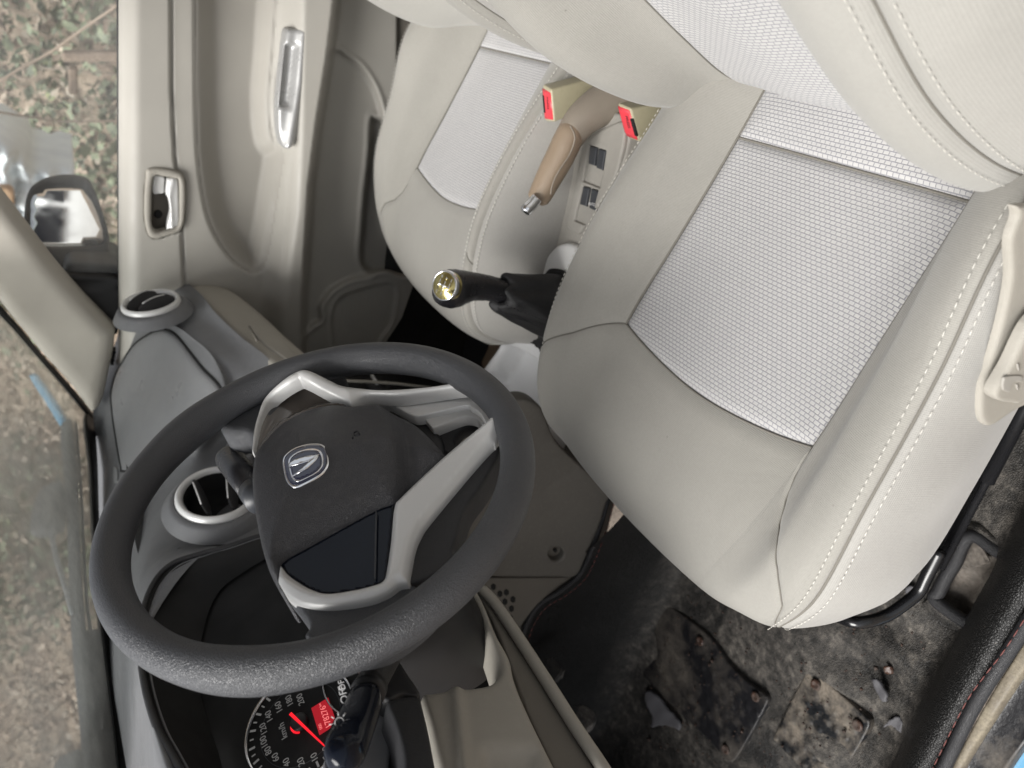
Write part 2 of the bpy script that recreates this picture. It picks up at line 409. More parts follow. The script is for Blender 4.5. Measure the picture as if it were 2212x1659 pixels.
M['needle'] = emis('lit red needle', (1, .012, .025), 1.1)
M['lcd'] = emis('lit red display', (.75, .012, .03), .45)
M['lcd_ink'] = emis('bright display digits', (1, .22, .22), .9)
M['dial_ink'] = emis('dial numerals', (.75, .74, .72), .12)
def mat_mat():
    """black moulded leather mat, dusty and muddy on the flat"""
    m, nt, b = nodes('dirty black moulded mat'); co = coords(nt)
    vo = N(nt, 'ShaderNodeTexVoronoi', feature='DISTANCE_TO_EDGE', i_Scale=330.); L(nt, co, vo.inputs['Vector'])
    cell = ramp(nt, vo.outputs['Distance'], [(0, g3(0)), (.25, g3(1))])
    base = mix(nt, cell, (.004, .004, .004), (.015, .0145, .014))
    n1 = N(nt, 'ShaderNodeTexNoise', i_Scale=4.5, i_Detail=10., i_Roughness=.72, i_Distortion=.6); L(nt, co, n1.inputs['Vector'])
    n2 = N(nt, 'ShaderNodeTexNoise', i_Scale=60., i_Detail=7., i_Roughness=.75); L(nt, co, n2.inputs['Vector'])
    sx = N(nt, 'ShaderNodeSeparateXYZ'); L(nt, co, sx.inputs[0])
    # mud gathers on the low flat near the pedals, the raised sides stay cleaner
    low = N(nt, 'ShaderNodeMapRange', i_1=.56, i_2=.49, i_3=0., i_4=1.); L(nt, sx.outputs[2], low.inputs[0])
    ml = N(nt, 'ShaderNodeMath', operation='MULTIPLY'); L(nt, ramp(nt, n1.outputs[0], [(.43, g3(.05)), (.57, g3(1))]), ml.inputs[0]); L(nt, low.outputs[0], ml.inputs[1])
    ml2 = N(nt, 'ShaderNodeMath', operation='MULTIPLY'); L(nt, ml.outputs[0], ml2.inputs[0]); L(nt, ramp(nt, n2.outputs[0], [(.30, g3(.25)), (.62, g3(1))]), ml2.inputs[1])
    mud = ramp(nt, n2.outputs[0], [(.3, (.035, .031, .027)), (.5, (.115, .104, .091)), (.75, (.28, .25, .215))])
    c = mix(nt, ml2.outputs[0], base, mud)
    sp = N(nt, 'ShaderNodeTexVoronoi', i_Scale=95.); L(nt, co, sp.inputs['Vector'])
    c = mix(nt, ramp(nt, sp.outputs['Distance'], [(.0, g3(.8)), (.09, g3(0))]), c, (.22, .19, .16))
    L(nt, c, b.inputs['Base Color']); L(nt, ramp(nt, ml2.outputs[0], [(0, g3(.45)), (1, g3(.85))]), b.inputs['Roughness'])
    p = bump(nt, b, cell, .0006, .8); bump(nt, b, n2.outputs[0], .003, .5, p); return m
M['mat'] = mat_mat()
def muddy(name, dark, mudc, sc=14., lo=.42, hi=.60):
    m, nt, b = nodes(name); co = coords(nt)
    n1 = N(nt, 'ShaderNodeTexNoise', i_Scale=sc, i_Detail=9., i_Roughness=.65); L(nt, co, n1.inputs['Vector'])
    n2 = N(nt, 'ShaderNodeTexNoise', i_Scale=240., i_Detail=4.); L(nt, co, n2.inputs['Vector'])
    f = ramp(nt, n1.outputs[0], [(lo, g3(0)), (hi, g3(1))])
    mud = ramp(nt, n2.outputs[0], [(.3, tuple(c * .6 for c in mudc)), (.7, mudc)])
    L(nt, mix(nt, f, dark, mud), b.inputs['Base Color']); L(nt, ramp(nt, f, [(0, g3(.4)), (1, g3(.9))]), b.inputs['Roughness'])
    bump(nt, b, n2.outputs[0], .0012, .5); return m
M['pad_mud'] = muddy('muddy black heel pad', (.010, .011, .013), (.23, .195, .155))
M['pad_mud2'] = muddy('dark muddy heel pad', (.012, .012, .014), (.13, .112, .092), 11., .45, .7)
M['rivet'] = muddy('rusty rivet', (.06, .03, .02), (.08, .06, .05), 60.)
M['dirt_metal'] = muddy('dirty floor pan', (.07, .06, .05), (.20, .175, .15), 20., .35, .6)
M['sill'] = muddy('muddy sill strip', (.12, .10, .075), (.30, .26, .19), 22., .35, .65)
M['pedal'] = muddy('worn pedal rubber', (.05, .05, .055), (.16, .15, .14), 40.)
M['flake'] = plastic('peeled grey flakes', (.10, .098, .106), .6, var=.3)
M['tunnel'] = plastic('brown grey tunnel plastic', (.125, .116, .102), .5, .4, 1100, .0003, .08, dust=.08)
M['paint'] = plastic('light blue car paint', (.15, .36, .55), .2, coat=1, var=.03)
M['straw'] = plastic('dry straw', (.42, .28, .14), .6)
def glass(name, tint=(.9, .93, .92), haze=.08, hazecol=(.7, .68, .62), refl=1.0):
    m = bpy.data.materials.new(name); m.use_nodes = True; nt = m.node_tree; nt.nodes.clear(); out = N(nt, 'ShaderNodeOutputMaterial')
    tr = N(nt, 'ShaderNodeBsdfTransparent'); tr.inputs[0].default_value = (*tint, 1); gl = N(nt, 'ShaderNodeBsdfGlossy'); gl.inputs['Roughness'].default_value = .02; df = N(nt, 'ShaderNodeBsdfDiffuse'); df.inputs[0].default_value = (*hazecol, 1)
    fr0 = N(nt, 'ShaderNodeFresnel', i_IOR=1.45); fr = N(nt, 'ShaderNodeMath', operation='MULTIPLY'); L(nt, fr0.outputs[0], fr.inputs[0]); fr.inputs[1].default_value = refl; m1 = N(nt, 'ShaderNodeMixShader'); L(nt, fr.outputs[0], m1.inputs[0]); L(nt, tr.outputs[0], m1.inputs[1]); L(nt, gl.outputs[0], m1.inputs[2])
    n1 = N(nt, 'ShaderNodeTexNoise', i_Scale=5., i_Detail=8., i_Roughness=.7); L(nt, coords(nt), n1.inputs['Vector']); m2 = N(nt, 'ShaderNodeMixShader')
    L(nt, ramp(nt, n1.outputs[0], [(.3, g3(haze * .5)), (.7, g3(haze * 1.4))]), m2.inputs[0]); L(nt, m1.outputs[0], m2.inputs[1]); L(nt, df.outputs[0], m2.inputs[2]); L(nt, m2.outputs[0], out.inputs[0])
    return m
M['glass'] = glass('side window glass', haze=.12, hazecol=(.9, .9, .88))  # pale haze mixed in to veil the view outside
M['screen'] = glass('windscreen glass with dust and painted glare', haze=.58, hazecol=(.95, .94, .88), refl=.2)  # strong haze colour stands for glare, over slight dust
M['mirror'] = plastic('mirror glass', (.72, .72, .72), .015, var=.01, metal=1)
# ------------------------------------------------------------------ front seats: every part is built once from real section shapes, then mirrored for the passenger
SEAMRC = []
def build_seat(mir):
    """mir None -> driver's seat where it stands; else mirrored copy for the passenger's side"""
    T = (lambda p: p) if not mir else (lambda p: np.array([p[0] - .029, -1.722 - p[1] - .004, p[2]]))
    class SNet(Net):
        def __init__(s, rows, n=8, m=8, toward=None):
            rows = [[T(V(p)) for p in r] for r in rows]
            if toward is not None and mir: toward = (toward[0], -toward[1], toward[2])
            super().__init__(rows, n, m, toward)
    st = thing('car_seat',
               'large beige cloth seat nearest the camera with woven grey insert' if not mir else 'beige cloth seat beside the far door, behind the gear lever',
               'car seat', tuple(T(np.array([.2, -.53, .55]))), 'front car seats')
    # ---- cushion
    zi = lambda x: .813 + .362 * (x - .043)
    R = []
    #  x, inner: bottom wall, seam(y,z), crest(y,z), insert edge y, insert mid z sag, insert edge y, crest, seam, wall mid, wall bottom
    rows = [(-.10, (-.790, .70), (-.790, .75), (-.760, .79), (-.725, .80), -.66, zi(-.08), -.39, (-.340, .83), (-.302, .845), (-.292, .79), (-.305, .70)),
            (.043, (-.790, .70), (-.800, .79), (-.757, .852), (-.712, .852), -.661, zi(.043), -.386, (-.336, .888), (-.290, .912), (-.279, .855), (-.300, .74)),
            (.15, (-.785, .71), (-.805, .82), (-.754, .902), (-.710, .892), -.662, zi(.15), -.383, (-.332, .910), (-.287, .922), (-.274, .862), (-.300, .76)),
            (.262, (-.785, .72), (-.803, .84), (-.752, .935), (-.710, .926), -.664, zi(.264), -.380, (-.332, .932), (-.288, .936), (-.274, .865), (-.300, .77)),
            (.36, (-.780, .73), (-.795, .84), (-.752, .936), (-.712, .934), -.655, .918, -.395, (-.345, .934), (-.303, .921), (-.286, .850), (-.308, .77)),
            (.435, (-.770, .73), (-.780, .82), (-.745, .912), (-.705, .912), -.640, .912, -.425, (-.376, .912), (-.336, .898), (-.322, .84), (-.334, .77)),
            (.478, (-.755, .74), (-.762, .80), (-.735, .865), (-.700, .870), -.630, .872, -.445, (-.400, .866), (-.366, .856), (-.353, .815), (-.360, .77)),
            (.486, (-.745, .75), (-.750, .79), (-.725, .812), (-.695, .815), -.625, .815, -.455, (-.415, .815), (-.38, .812), (-.352, .79), (-.365, .765)),
            (.460, (-.73, .74), (-.735, .75), (-.715, .76), (-.69, .76), -.62, .76, -.46, (-.425, .76), (-.395, .76), (-.375, .755), (-.38, .745))]
    for i, (x, a, a1, b, c, d, e, f, g, h, w, j) in enumerate(rows):
        pb = [0, 0, 0, 0, 0, .012, .026, .028, .024][i]
        zs = e - (.004 if 0 < i < 4 else 0)
        R.append([(x - pb * 1.3, *a), (x - pb * 1.3, *a1), (x - pb, *b), (x - pb * .4, *c), (x, d, e), (x + .004 * (i > 2), (d + f) / 2, zs), (x, f, e), (x - pb * .4, *g), (x - pb * .9, *h), (x - pb * 1.3, *w), (x - pb * 1.3, *j)])
    S = SNet(R, 10, 10, (0, 0, 1)); 
    cu = thing('cushion', None, None, tuple(T(np.array([.2, -.53, .8])))); setpar(cu, st)
    bow = lambda c: 3.0 + .16 * (1 - ((c - 5) / 1.0) ** 2) if 4 <= c <= 6 else 3.0
    if not mir:
        rr_, cc_ = np.meshgrid(np.linspace(2.8, 6.8, 161), np.linspace(6.0, 8.3, 93), indexing='ij'); PT = np.array([S.ev(a, b) for a, b in zip(rr_.ravel(), cc_.ravel())]); qc = (PT - O) @ RC.T; uv_ = np.stack([1106 + FPX * qc[:, 1] / qc[:, 2], 1659 - (829.5 + FPX * qc[:, 0] / qc[:, 2])], 1)
        hit = [((uv_ - t_) ** 2).sum(1).argmin() for t_ in ((1738, 990), (1715, 1030), (1692, 1080), (1680, 1130), (1674, 1180), (1674, 1230), (1680, 1280), (1688, 1315), (1699, 1346))]
        SEAMRC[:] = [(6.0, 3.0)] + sorted((float(cc_.ravel()[i_]), float(rr_.ravel()[i_])) for i_ in hit); SEAMRC[-1] = (max(8.0, SEAMRC[-1][0]), SEAMRC[-1][1]); print('SEAM', SEAMRC)
    SC_, SR_ = [q[0] for q in SEAMRC], [q[1] for q in SEAMRC]
    XX_ = [6.0, 6.10, 6.22, 6.42, 6.70, 6.90, 7.15, 7.45, 7.75, 8.0];
    YY_ = [3.0, 3.30, 3.65, 4.10, 4.55, 4.82, 5.08, 5.28, 5.42, 5.5]
    sr = lambda c: float(np.interp(c, SC_, SR_))
    ir = lambda c: 3.0 + .62 * (4 - c) / 2
    def panelc(name, mat, r0f, r1f, c0, c1, edges, dip=.004, w=.005, puff=0, extra=None):
        nr = 60; nc = max(8, int((c1 - c0) * 22)); G = np.zeros((nr, nc, 3)); NN = G.copy()
        for j, c in enumerate(np.linspace(c0, c1, nc)):
            a, b = r0f(c), r1f(c)
            for i, r in enumerate(np.linspace(a, b, nr)): G[i, j] = S.ev(r, c); NN[i, j] = S.ev(r, c, 1) - G[i, j]
        U = np.vstack([np.zeros((1, nc)), np.cumsum(np.linalg.norm(np.diff(G, axis=0), axis=2), 0)]); W = np.hstack([np.zeros((nr, 1)), np.cumsum(np.linalg.norm(np.diff(G, axis=1), axis=2), 1)])
        D = np.full((nr, nc), 9.)
        if 'n' in edges: D = np.minimum(D, U)
        if 's' in edges: D = np.minimum(D, U[-1:] - U)
        if 'w' in edges: D = np.minimum(D, W)
        if 'e' in edges: D = np.minimum(D, W[:, -1:] - W)
        off = -dip * np.exp(-(D / w) ** 2) + puff * (1 - np.exp(-(D / (w * 6)) ** 2))
        if extra is not None: off = off + extra(G, U, W)
        P = (G + NN * off[..., None]).reshape(-1, 3)
        uv = np.stack([W.ravel(), (U + np.array([S.ev(r0f(c), c)[0] for c in np.linspace(c0, c1, nc)]) * 1.0).ravel()], 1)
        return mesh(name, P, grid_faces(nr, nc), mat, cu, uv=uv)
    k = lambda v: (lambda c: v)
    rs = .98
    panelc('insert', M['weave'], k(rs), bow, 4, 6, 'nsew', .005, .005, .002)
    panelc('rear_insert', M['weave'], k(0), k(rs), 4, 6, 'sew', .004, .004, .004)
    panelc('bolster', M['cloth'], k(0), lambda c: ir(c), 2, 4, 'ews', .003, .004, .002)
    panelc('bolster', M['cloth'], k(0), sr, 6, 8, 'ews', .003, .004, .002)
    panelc('front_panel', M['cloth'], lambda c: bow(c) if c >= 4 else ir(c), k(8), 2, 6, 'nw', .003, .004)
    panelc('front_panel_end', M['cloth'], sr, k(8), 6, 8, 'ne', .003, .004)
    panelc('side_wall', M['cloth_side'], k(0), k(8), 8, 10, 'w', .003, .004, 0,
           extra=lambda G, U, W: .0018 * np.sin(U * 55 + W * 20) * np.exp(-((W - .06) / .05) ** 2) * (U > .25))
    panelc('side_wall', M['cloth_side'], k(0), k(8), 0, 2, 'e', .003, .004)
    so = lambda c, e=6.3: (lambda t: S.ev(.9 + e * t, c, .0032 if c < 8 else .0012))
    q = [stitches('stitching', so(7.80, 4.6), 0, M['thread'], None), stitches('stitching', so(8.16, 5.4), 0, M['thread'], None),
         stitches('stitching', lambda t: S.ev(.6 + 5.2 * t, 1.90, .0015), 0, M['thread'], None, .004, .0005), stitches('stitching', lambda t: S.ev(6.32, 2.0 + 5.9 * t, .0012), 0, M['thread'], None, .004, .0005)]
    if mir: q.append(stitches('stitching', lambda t: S.ev(.6 + 5.2 * t, 2.28, .0032), 0, M['thread'], None, .004, .0005))
    for o in q: setpar(o, cu)
    mb = MB()
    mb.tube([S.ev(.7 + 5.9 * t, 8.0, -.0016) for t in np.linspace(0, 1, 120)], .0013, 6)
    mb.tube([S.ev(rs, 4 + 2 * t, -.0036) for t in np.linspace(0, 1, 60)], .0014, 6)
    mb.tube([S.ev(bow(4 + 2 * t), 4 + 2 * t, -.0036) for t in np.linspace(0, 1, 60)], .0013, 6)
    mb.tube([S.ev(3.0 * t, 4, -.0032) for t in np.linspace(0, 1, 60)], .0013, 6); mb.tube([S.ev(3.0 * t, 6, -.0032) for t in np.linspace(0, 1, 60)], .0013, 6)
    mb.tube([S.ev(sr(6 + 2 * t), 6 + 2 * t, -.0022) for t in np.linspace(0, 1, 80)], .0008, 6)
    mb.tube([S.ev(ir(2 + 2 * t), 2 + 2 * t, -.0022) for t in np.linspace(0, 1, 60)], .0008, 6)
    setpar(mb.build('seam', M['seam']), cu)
    # underside pan so nothing is open from the side
    mb = MB(); c = T(np.array([.17, -.560, .735])); mb.box(c, (.235, 0, 0), (0, .165, 0), (0, 0, .03)); setpar(mb.build('seat_pan', M['black'], bevel=.01), st)
    # ---- backrest : plane leans back; rows bottom->top
    bp = lambda z: -.004 - .38 * (z - .81)
    zz = [.70, .765, .815, .90, 1.02, 1.16, 1.34, 1.43, 1.47, 1.47]
    R = []
    for i, z in enumerate(zz):
        x = bp(z) - (.10 if i == 9 else .03 if i == 8 else 0); tuck = [.055, .028, .006, 0, 0, 0, 0, .005, .02, 0][i]; wd = [.0, .004, .010, .018, .024, .026, .026, .01, -.03, -.04][i]
        ins = [-.655, -.668, -.692, -.684, -.672, -.664, -.66, -.66, -.65, -.65][i]; ins2 = [-.40, -.425, -.470, -.462, -.448, -.435, -.43, -.43, -.43, -.43][i]
        bo = [.0, .010, .028, .062, .078, .058, .045, .02, -.02, -.02][i]
        R.append([(x - .11, -.80 - wd, z), (x - .03 + bo * .3, -.815 - wd * .6, z), (x + bo - .007, -.775 - wd * .1, z), (x + bo, -.728, z), (x - tuck, ins, z), (x - tuck + .004 * (i > 1), (ins + ins2) / 2, z), (x - tuck, ins2, z),
                  (x + bo - (0, .008, .012, 0, 0, 0, 0, 0, 0, 0)[i], -.352, z), (x + bo - .007 - (0, .015, .022, .003, 0, 0, 0, 0, 0, 0)[i], -.302, z - .004), (x + bo * .35 - .01, -.268 + wd * .5, z), (x - .06, -.258 + wd * .6, z), (x - .13, -.272, z)])
    B = SNet(R, 10, 10, (1, 0, .3))
    bk = thing('backrest', None, None, tuple(T(np.array([-.05, -.53, .9])))); setpar(bk, st)
    B.panel('insert', M['rib'], bk, 0, 9, 4, 6, .004, .005, 'ew', .001)
    B.panel('bolster', M['cloth'], bk, 0, 9, 2, 4, .003, .004, 'ew', .001)
    B.panel('bolster', M['cloth_stain'], bk, 0, 9, 6, 8, .004, .004, 'ew', .001)
    B.panel('side_wall', M['cloth_stain'], bk, 0, 9, 8, 11, .004, .004, 'w', .002)
    B.panel('side_wall', M['cloth_side'], bk, 0, 9, 0, 2, .004, .004, 'e', .001)
    for c in (7.82, 8.18, 2.16, 1.82): setpar(stitches('stitching', (lambda c: (lambda t: B.ev(.9 + 5.1 * t, c, .0022)))(c), 0, M['thread'], None), bk)
    mb = MB()
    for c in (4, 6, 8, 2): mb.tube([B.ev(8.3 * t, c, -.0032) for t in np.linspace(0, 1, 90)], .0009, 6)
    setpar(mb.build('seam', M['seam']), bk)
    # closing underside of the backrest bolsters
    mb = MB(); c = T(np.array([-.185, -.535, 1.09])); mb.box(c, (.035, 0, .0), (0, .235, 0), (-.135, 0, .36)); setpar(mb.build('back_shell', M['beige'], bevel=.02), bk)
    return st, T
seat, _ = build_seat(None)
pseat, TP = build_seat(True)
# ---- driver's seat outer trim, lever, front adjuster bar
py_ = -.270
tf = pfn('y', py_, 1)
relief('side_shield', [(2184, 520), (2200, 470), (2196, 445, 1), (2300, 440, 1), (2420, 620), (2330, 830), (2212, 880), (2150, 919), (2128, 918), (2119, 895), (2122, 840), (2140, 790), (2168, 690), (2185, 600)], tf, M['beige'], seat, 9, 9, .003, .003)
lv = relief('backrest_lever', [(2157, 866), (2153, 846), (2185, 790), (2240, 690), (2330, 640, 1), (2400, 700, 1), (2290, 800), (2215, 868), (2185, 872)], pfn('y', -.256, 1), M['beige'], seat, 7, 7, .004, .005)
ic = []
ic.append(relief('i', [(2170, 818), (2184, 812), (2206, 812), (2211, 818), (2208, 825), (2190, 826), (2183, 845), (2173, 846), (2167, 840)], pfn('y', -.2550, 1), M['console'], None, 4, 2, .0006, .001))
for a, b in (((2200, 788), (2202, 800)), ((2198, 832), (2200, 842))):
    ic.append(relief('i', [(a[0] - 1.5, a[1]), (a[0] + 1.5, a[1]), (b[0] + 1.5, b[1]), (b[0] - 1.5, b[1])], pfn('y', -.2550, 1), M['console'], None, 3, 0, 0, .001))
ic.append(relief('i', [(2216, 812), (2222, 808), (2228, 812), (2226, 819), (2219, 820)], pfn('y', -.2550, 1), M['console'], None, 3, 0, 0, .001))
q = join(ic, 'recline_symbol'); setpar(q, lv)
mb = MB()
pts = [at(2030, 1190, 'y', -.36), at(2002, 1245, 'y', -.36), at(1985, 1278, 'y', -.36), at(1955, 1304, 'y', -.362), at(1915, 1330, 'y', -.366), at(1872, 1343, 'y', -.372), at(1838, 1342, 'y', -.382), at(1790, 1320, 'y', -.41), at(1700, 1260, 'y', -.46)]
mb.tube(cr(pts, 8), .0070, 12); mb.build('adjuster_bar', M['metal_blk'], seat)
# seat rails
for y, nm in ((-.374, 'seat_rail'), (-.70, 'seat_rail')):
    mb = MB(); mb.box((.18, y - .004, .640), (.245, 0, 0), (0, .006, 0), (0, 0, .026)); mb.box((.18, y + .004, .628), (.25, 0, 0), (0, .0035, 0), (0, 0, .008)); mb.box((.19, y - .016, .60), (.25, 0, 0), (0, .012, 0), (0, 0, .02))
    mb.build(nm, M['metal_blk'], seat, False, .003)
mb = MB(); mb.tube([(-.05, -.357, .618), (.43, -.362, .612)], .0042, 10); mb.build('rail_rod', M['metal_blk'], seat)
mb = MB(); mb.tube([(-.05, -.357, .618), (.315, -.3605, .6135)], .0075, 12); mb.build('rail_sleeve', M['metal_blk'], seat)
mb = MB(); mb.box((.10, -.366, .66), (.22, 0, 0), (0, .004, 0), (0, 0, .012)); mb.build('rail_bracket', M['metal_blk'], seat, False, .002)
mb = MB(); mb.box((.17, -.575, .64), (.20, 0, 0), (0, .15, 0), (0, 0, .05)); mb.build('engine_cover', M['black'], seat, False, .01)
# passenger belt anchor behind the seat edge
# ------------------------------------------------------------------ steering wheel
WC = np.array([.3643, -.5453, 1.2715]); W1 = np.array([.0842849, .9964417, 0]); W2 = np.array([.42512985, -.03595998, .90441776]); WN = np.array([-.90119957, .07622876, .426648])
wheel = thing('steering_wheel', 'black grained steering wheel with silver spokes and an oval winged emblem', 'steering wheel', tuple(WC))
def dishh(r):
    t = min(max((r - .055) / (.158 - .055), 0), 1); t = t * t * (3 - 2 * t); return -.010 + .004 * t
def wd(x, y, off=0, sh=0.):
    d = ray(x, y); h = 0.
    for _ in range(14):
        P = O + d * ((WN @ (WC + WN * h) - WN @ O) / (WN @ d)); q = P - WC; r = math.hypot(q @ W1, q @ W2); h = .5 * h + .5 * (dishh(r) + sh)
    return P + WN * off
def wds(sh): return lambda x, y, off=0: wd(x, y, off, sh)
# rim
na, nb_ = 200, 28; v = []; bumps = lambda a: 1 + .10 * math.exp(-((abs(((a - math.radians(32) + math.pi) % (2 * math.pi)) - math.pi)) / .22) ** 2) + .10 * math.exp(-((abs(((a - math.radians(148) + math.pi) % (2 * math.pi)) - math.pi)) / .22) ** 2)
for i in range(na):
    a = 2 * math.pi * i / na; rad = math.cos(a) * W1 + math.sin(a) * W2; s = bumps(a)
    for j in range(nb_):
        b = 2 * math.pi * j / nb_; v.append(WC + rad * (.1715 + .0145 * s * math.cos(b)) + WN * .0170 * s * math.sin(b))
mesh('rim', v, [(i * nb_ + j, ((i + 1) % na) * nb_ + j, ((i + 1) % na) * nb_ + (j + 1) % nb_, i * nb_ + (j + 1) % nb_) for i in range(na) for j in range(nb_)], M['leather'], wheel)
# airbag cover
PAD = [(548, 978), (576, 942), (605, 913), (647, 889), (693, 874), (726, 870), (758, 873), (787, 870), (826, 868), (852, 876), (884, 894), (914, 919), (941, 947), (957, 967), (962, 983), (927, 1014), (891, 1047), (856, 1083), (817, 1099), (768, 1124), (703, 1160), (654, 1187), (622, 1205), (604, 1224), (600, 1256), (585, 1246), (564, 1192), (547, 1108), (540, 1043), (542, 1004)]
pc = np.array([700, 1010.])
def padx(x, y, d):
    dome = .022 * (1 - math.exp(-d / 60))
    # lower lobe steps down across an arc
    r = math.hypot(x - 700, y - 1010); rr = math.hypot(x - 640, y - 1010)
    step = 1 / (1 + math.exp(-(rr - 232) / 5)); step2 = 1 / (1 + math.exp(-(rr - 262) / 9))
    em = math.hypot((x - 660) / 62, (y - 1003) / 62); rec = -.0012 * math.exp(-max(em - .85, 0) * 6)
    return dome - .0110 * step + .0060 * step2 + rec
relief('airbag_cover', PAD, wds(.0), M['pad'], wheel, 7, 16, .010, .035, extra=padx)
# emblem: raised chrome ring, navy field, winged mark
EMO = [(609, 991), (610, 1011), (618, 1040), (634, 1052), (660, 1043), (694, 1024), (709, 1005), (711.5, 985), (706, 966), (692, 956.5), (667, 956), (638, 964), (618, 977)]
EMS = lambda k_: [(661 + (x - 661) * k_, 1004 + (y - 1004) * k_) for x, y in EMO]
em = relief('emblem', EMS(1), wds(.0185), M['chrome'], wheel, 4, 5, .002, .003)
relief('field', EMS(.90), wds(.0192), M['navy'], em, 4, 0, 0, .0004)
relief('inner_ring', EMS(.74), wds(.0198), M['chrome'], em, 3, 2, .0005, .0004)
relief('inner_field', EMS(.67), wds(.0203), M['navy'], em, 4, 0, 0, .0003)
relief('wing', [(624, 1000), (638, 991), (660, 985), (691, 981.5), (668.6, 994.6), (650.7, 1000.4), (623.7, 1008)], wds(.0210), M['chrome'], em, 3, 0, 0, .0006, n=1)
relief('wing', [(691, 981.5), (681.6, 994.6), (663.7, 1011), (629.5, 1029.4), (654, 1009), (668.6, 994.6)], wds(.0210), M['chrome'], em, 3, 0, 0, .0006, n=1)
# moulded letters beside the emblem
q = at(772, 949, tuple(WN), WN @ (WC + WN * .008)); ex = unit(at(790, 941, tuple(WN), WN @ q) - q); ey = np.cross(WN, ex)
textmesh('moulded_mark', 'JQ', .0075, frameM(q + WN * .0065, ex, ey, WN), M['ink_dark'], wheel, .0008)
# lower backing and spoke leather
relief('spoke_backing', [(855, 1262), (882, 1263), (940, 1240), (981, 1203), (976, 1187), (986, 1157), (1005, 1095), (1038, 1050), (1062, 1010), (1079, 975), (1066, 960), (989, 1040), (925, 1120), (893, 1190), (870, 1225)], wds(-.004), M['black_soft'], wheel, 8, 5, .004, .02)
relief('spoke', [(590, 1235), (603, 1262), (625, 1290), (646, 1320), (664, 1348), (655, 1372), (700, 1400), (820, 1385), (930, 1300), (900, 1262), (875, 1255), (835, 1270), (742, 1290), (660, 1280), (615, 1255)], wds(-.006), M['leather'], wheel, 9, 12, .010, .02)
relief('spoke', [(470, 915), (501, 931), (528, 933), (545, 947), (558, 980), (585, 905), (640, 850), (690, 835), (720, 812), (740, 800), (660, 785), (560, 800), (490, 850)], wds(-.006), M['leather'], wheel, 9, 12, .010, .02)
relief('spoke', [(1000, 810), (1055, 845), (1075, 880), (1084, 920), (1080, 985), (1100, 960), (1105, 900), (1075, 840), (1030, 805)], wds(-.014), M['leather'], wheel, 9, 12, .010, .02)
relief('panel_edge', [(811, 1104, 1), (814, 1104, 1), (812, 1180), (811, 1250, 1), (808, 1250, 1), (809, 1180)], wds(.0), M['switch'], wheel, 5, 0, 0, .002)
# dark hub shell behind everything
relief('hub_shell', [(600, 870), (700, 850), (850, 870), (940, 920), (960, 985), (900, 1060), (830, 1130), (700, 1230), (610, 1250), (560, 1130), (545, 1000)], wds(-.03), M['black'], wheel, 14, 12, .01, .04)
# gloss panels
relief('gloss_panel', [(606, 1220, 1), (625, 1203), (655, 1188), (703, 1161), (768, 1125), (817, 1100), (850, 1088, 1), (849, 1110), (843, 1174), (834, 1240), (826, 1258), (812, 1264), (768, 1275), (712, 1283), (678, 1276), (645, 1258), (622, 1240)], wds(-.003), M['gloss'], wheel, 5, 0, 0, .01)
relief('gloss_panel', [(549, 984), (551, 950), (560, 905), (575, 868), (604, 842), (640, 824), (655, 822, 1), (700, 846), (742, 868), (765, 877, 1), (722, 873), (690, 877), (647, 892), (606, 916), (578, 945)], wds(-.003), M['gloss_refl'], wheel, 6, 0, 0, .01, extra=lambda x, y, d: -.006 * (1 - math.exp(-d / 14)))
# silver trim: one continuous frame (lower arm, V arm, dish, horn)
TR = [(605, 1219, 1), (622, 1240), (645, 1257), (678, 1275), (712, 1282), (768, 1274), (812, 1263), (826, 1256), (833, 1240), (843, 1174), (849, 1108), (854, 1086, 1), (898, 1043), (963, 983), (1044, 916), (1064, 896, 1), (1060, 872), (1045, 848), (1020, 835), (1000, 833), (931, 843), (860, 852), (790, 852), (757, 873, 1), (700, 842), (655, 818), (640, 817), (606, 838), (577, 866), (562, 905), (553, 950), (549, 982, 1), (543, 975, 1), (548, 930), (556, 898), (570, 862), (600, 830), (634, 806), (664, 799), (709, 819), (737, 832), (776, 838), (833, 842), (931, 835), (1000, 823), (1022, 822), (1050, 845), (1072, 872), (1083, 905), (1081, 930), (1069, 962), (1061, 969), (989, 1053), (927, 1128), (909, 1155), (895, 1190), (882, 1261, 1), (861, 1265), (839, 1281), (800, 1297), (742, 1307), (686, 1309), (647, 1301), (615, 1279), (600, 1256, 1)]
def ridge(x, y, d): return .0065 * min(d / 15, 1)
def trf(x, y, off=0): return wd(x, y, off, .020 * math.exp(-(((x - 648) ** 2 + (y - 815) ** 2) / 75 ** 2)) + .010 * math.exp(-(((x - 1062) ** 2 + (y - 880) ** 2) / 60 ** 2)))
relief('silver_trim', TR, trf, M['silver'], wheel, 5, 4, .003, .012, extra=ridge)
# sunken silver dish with the lower lip
relief('silver_dish', [(757, 872, 1), (790, 846), (833, 846), (931, 838), (1012, 826), (1042, 845), (1066, 890, 1), (1048, 912, 1), (1036, 893), (1018, 881), (1002, 876), (911, 897), (884, 894), (852, 876), (826, 868)], wds(-.016), M['silver_lt'], wheel, 6, 3, .002, .01)
relief('silver_lip', [(911, 897, 1), (1002, 876), (1018, 881), (1036, 893), (1048, 912, 1), (1042, 919, 1), (1030, 905), (1012, 899), (990, 903), (934, 925, 1)], wds(-.022), M['silver'], wheel, 5, 2, .002, .01)
relief('horn_backing', [(930, 925), (975, 908), (1012, 898), (1028, 904), (1036, 914), (1024, 935), (1006, 950), (985, 967), (962, 975), (945, 948)], wds(-.034), M['black_soft'], wheel, 6, 4, .003, .01, holes=[[(986, 960), (1010, 942), (1028, 925), (1022, 918), (1000, 925), (982, 945)]])
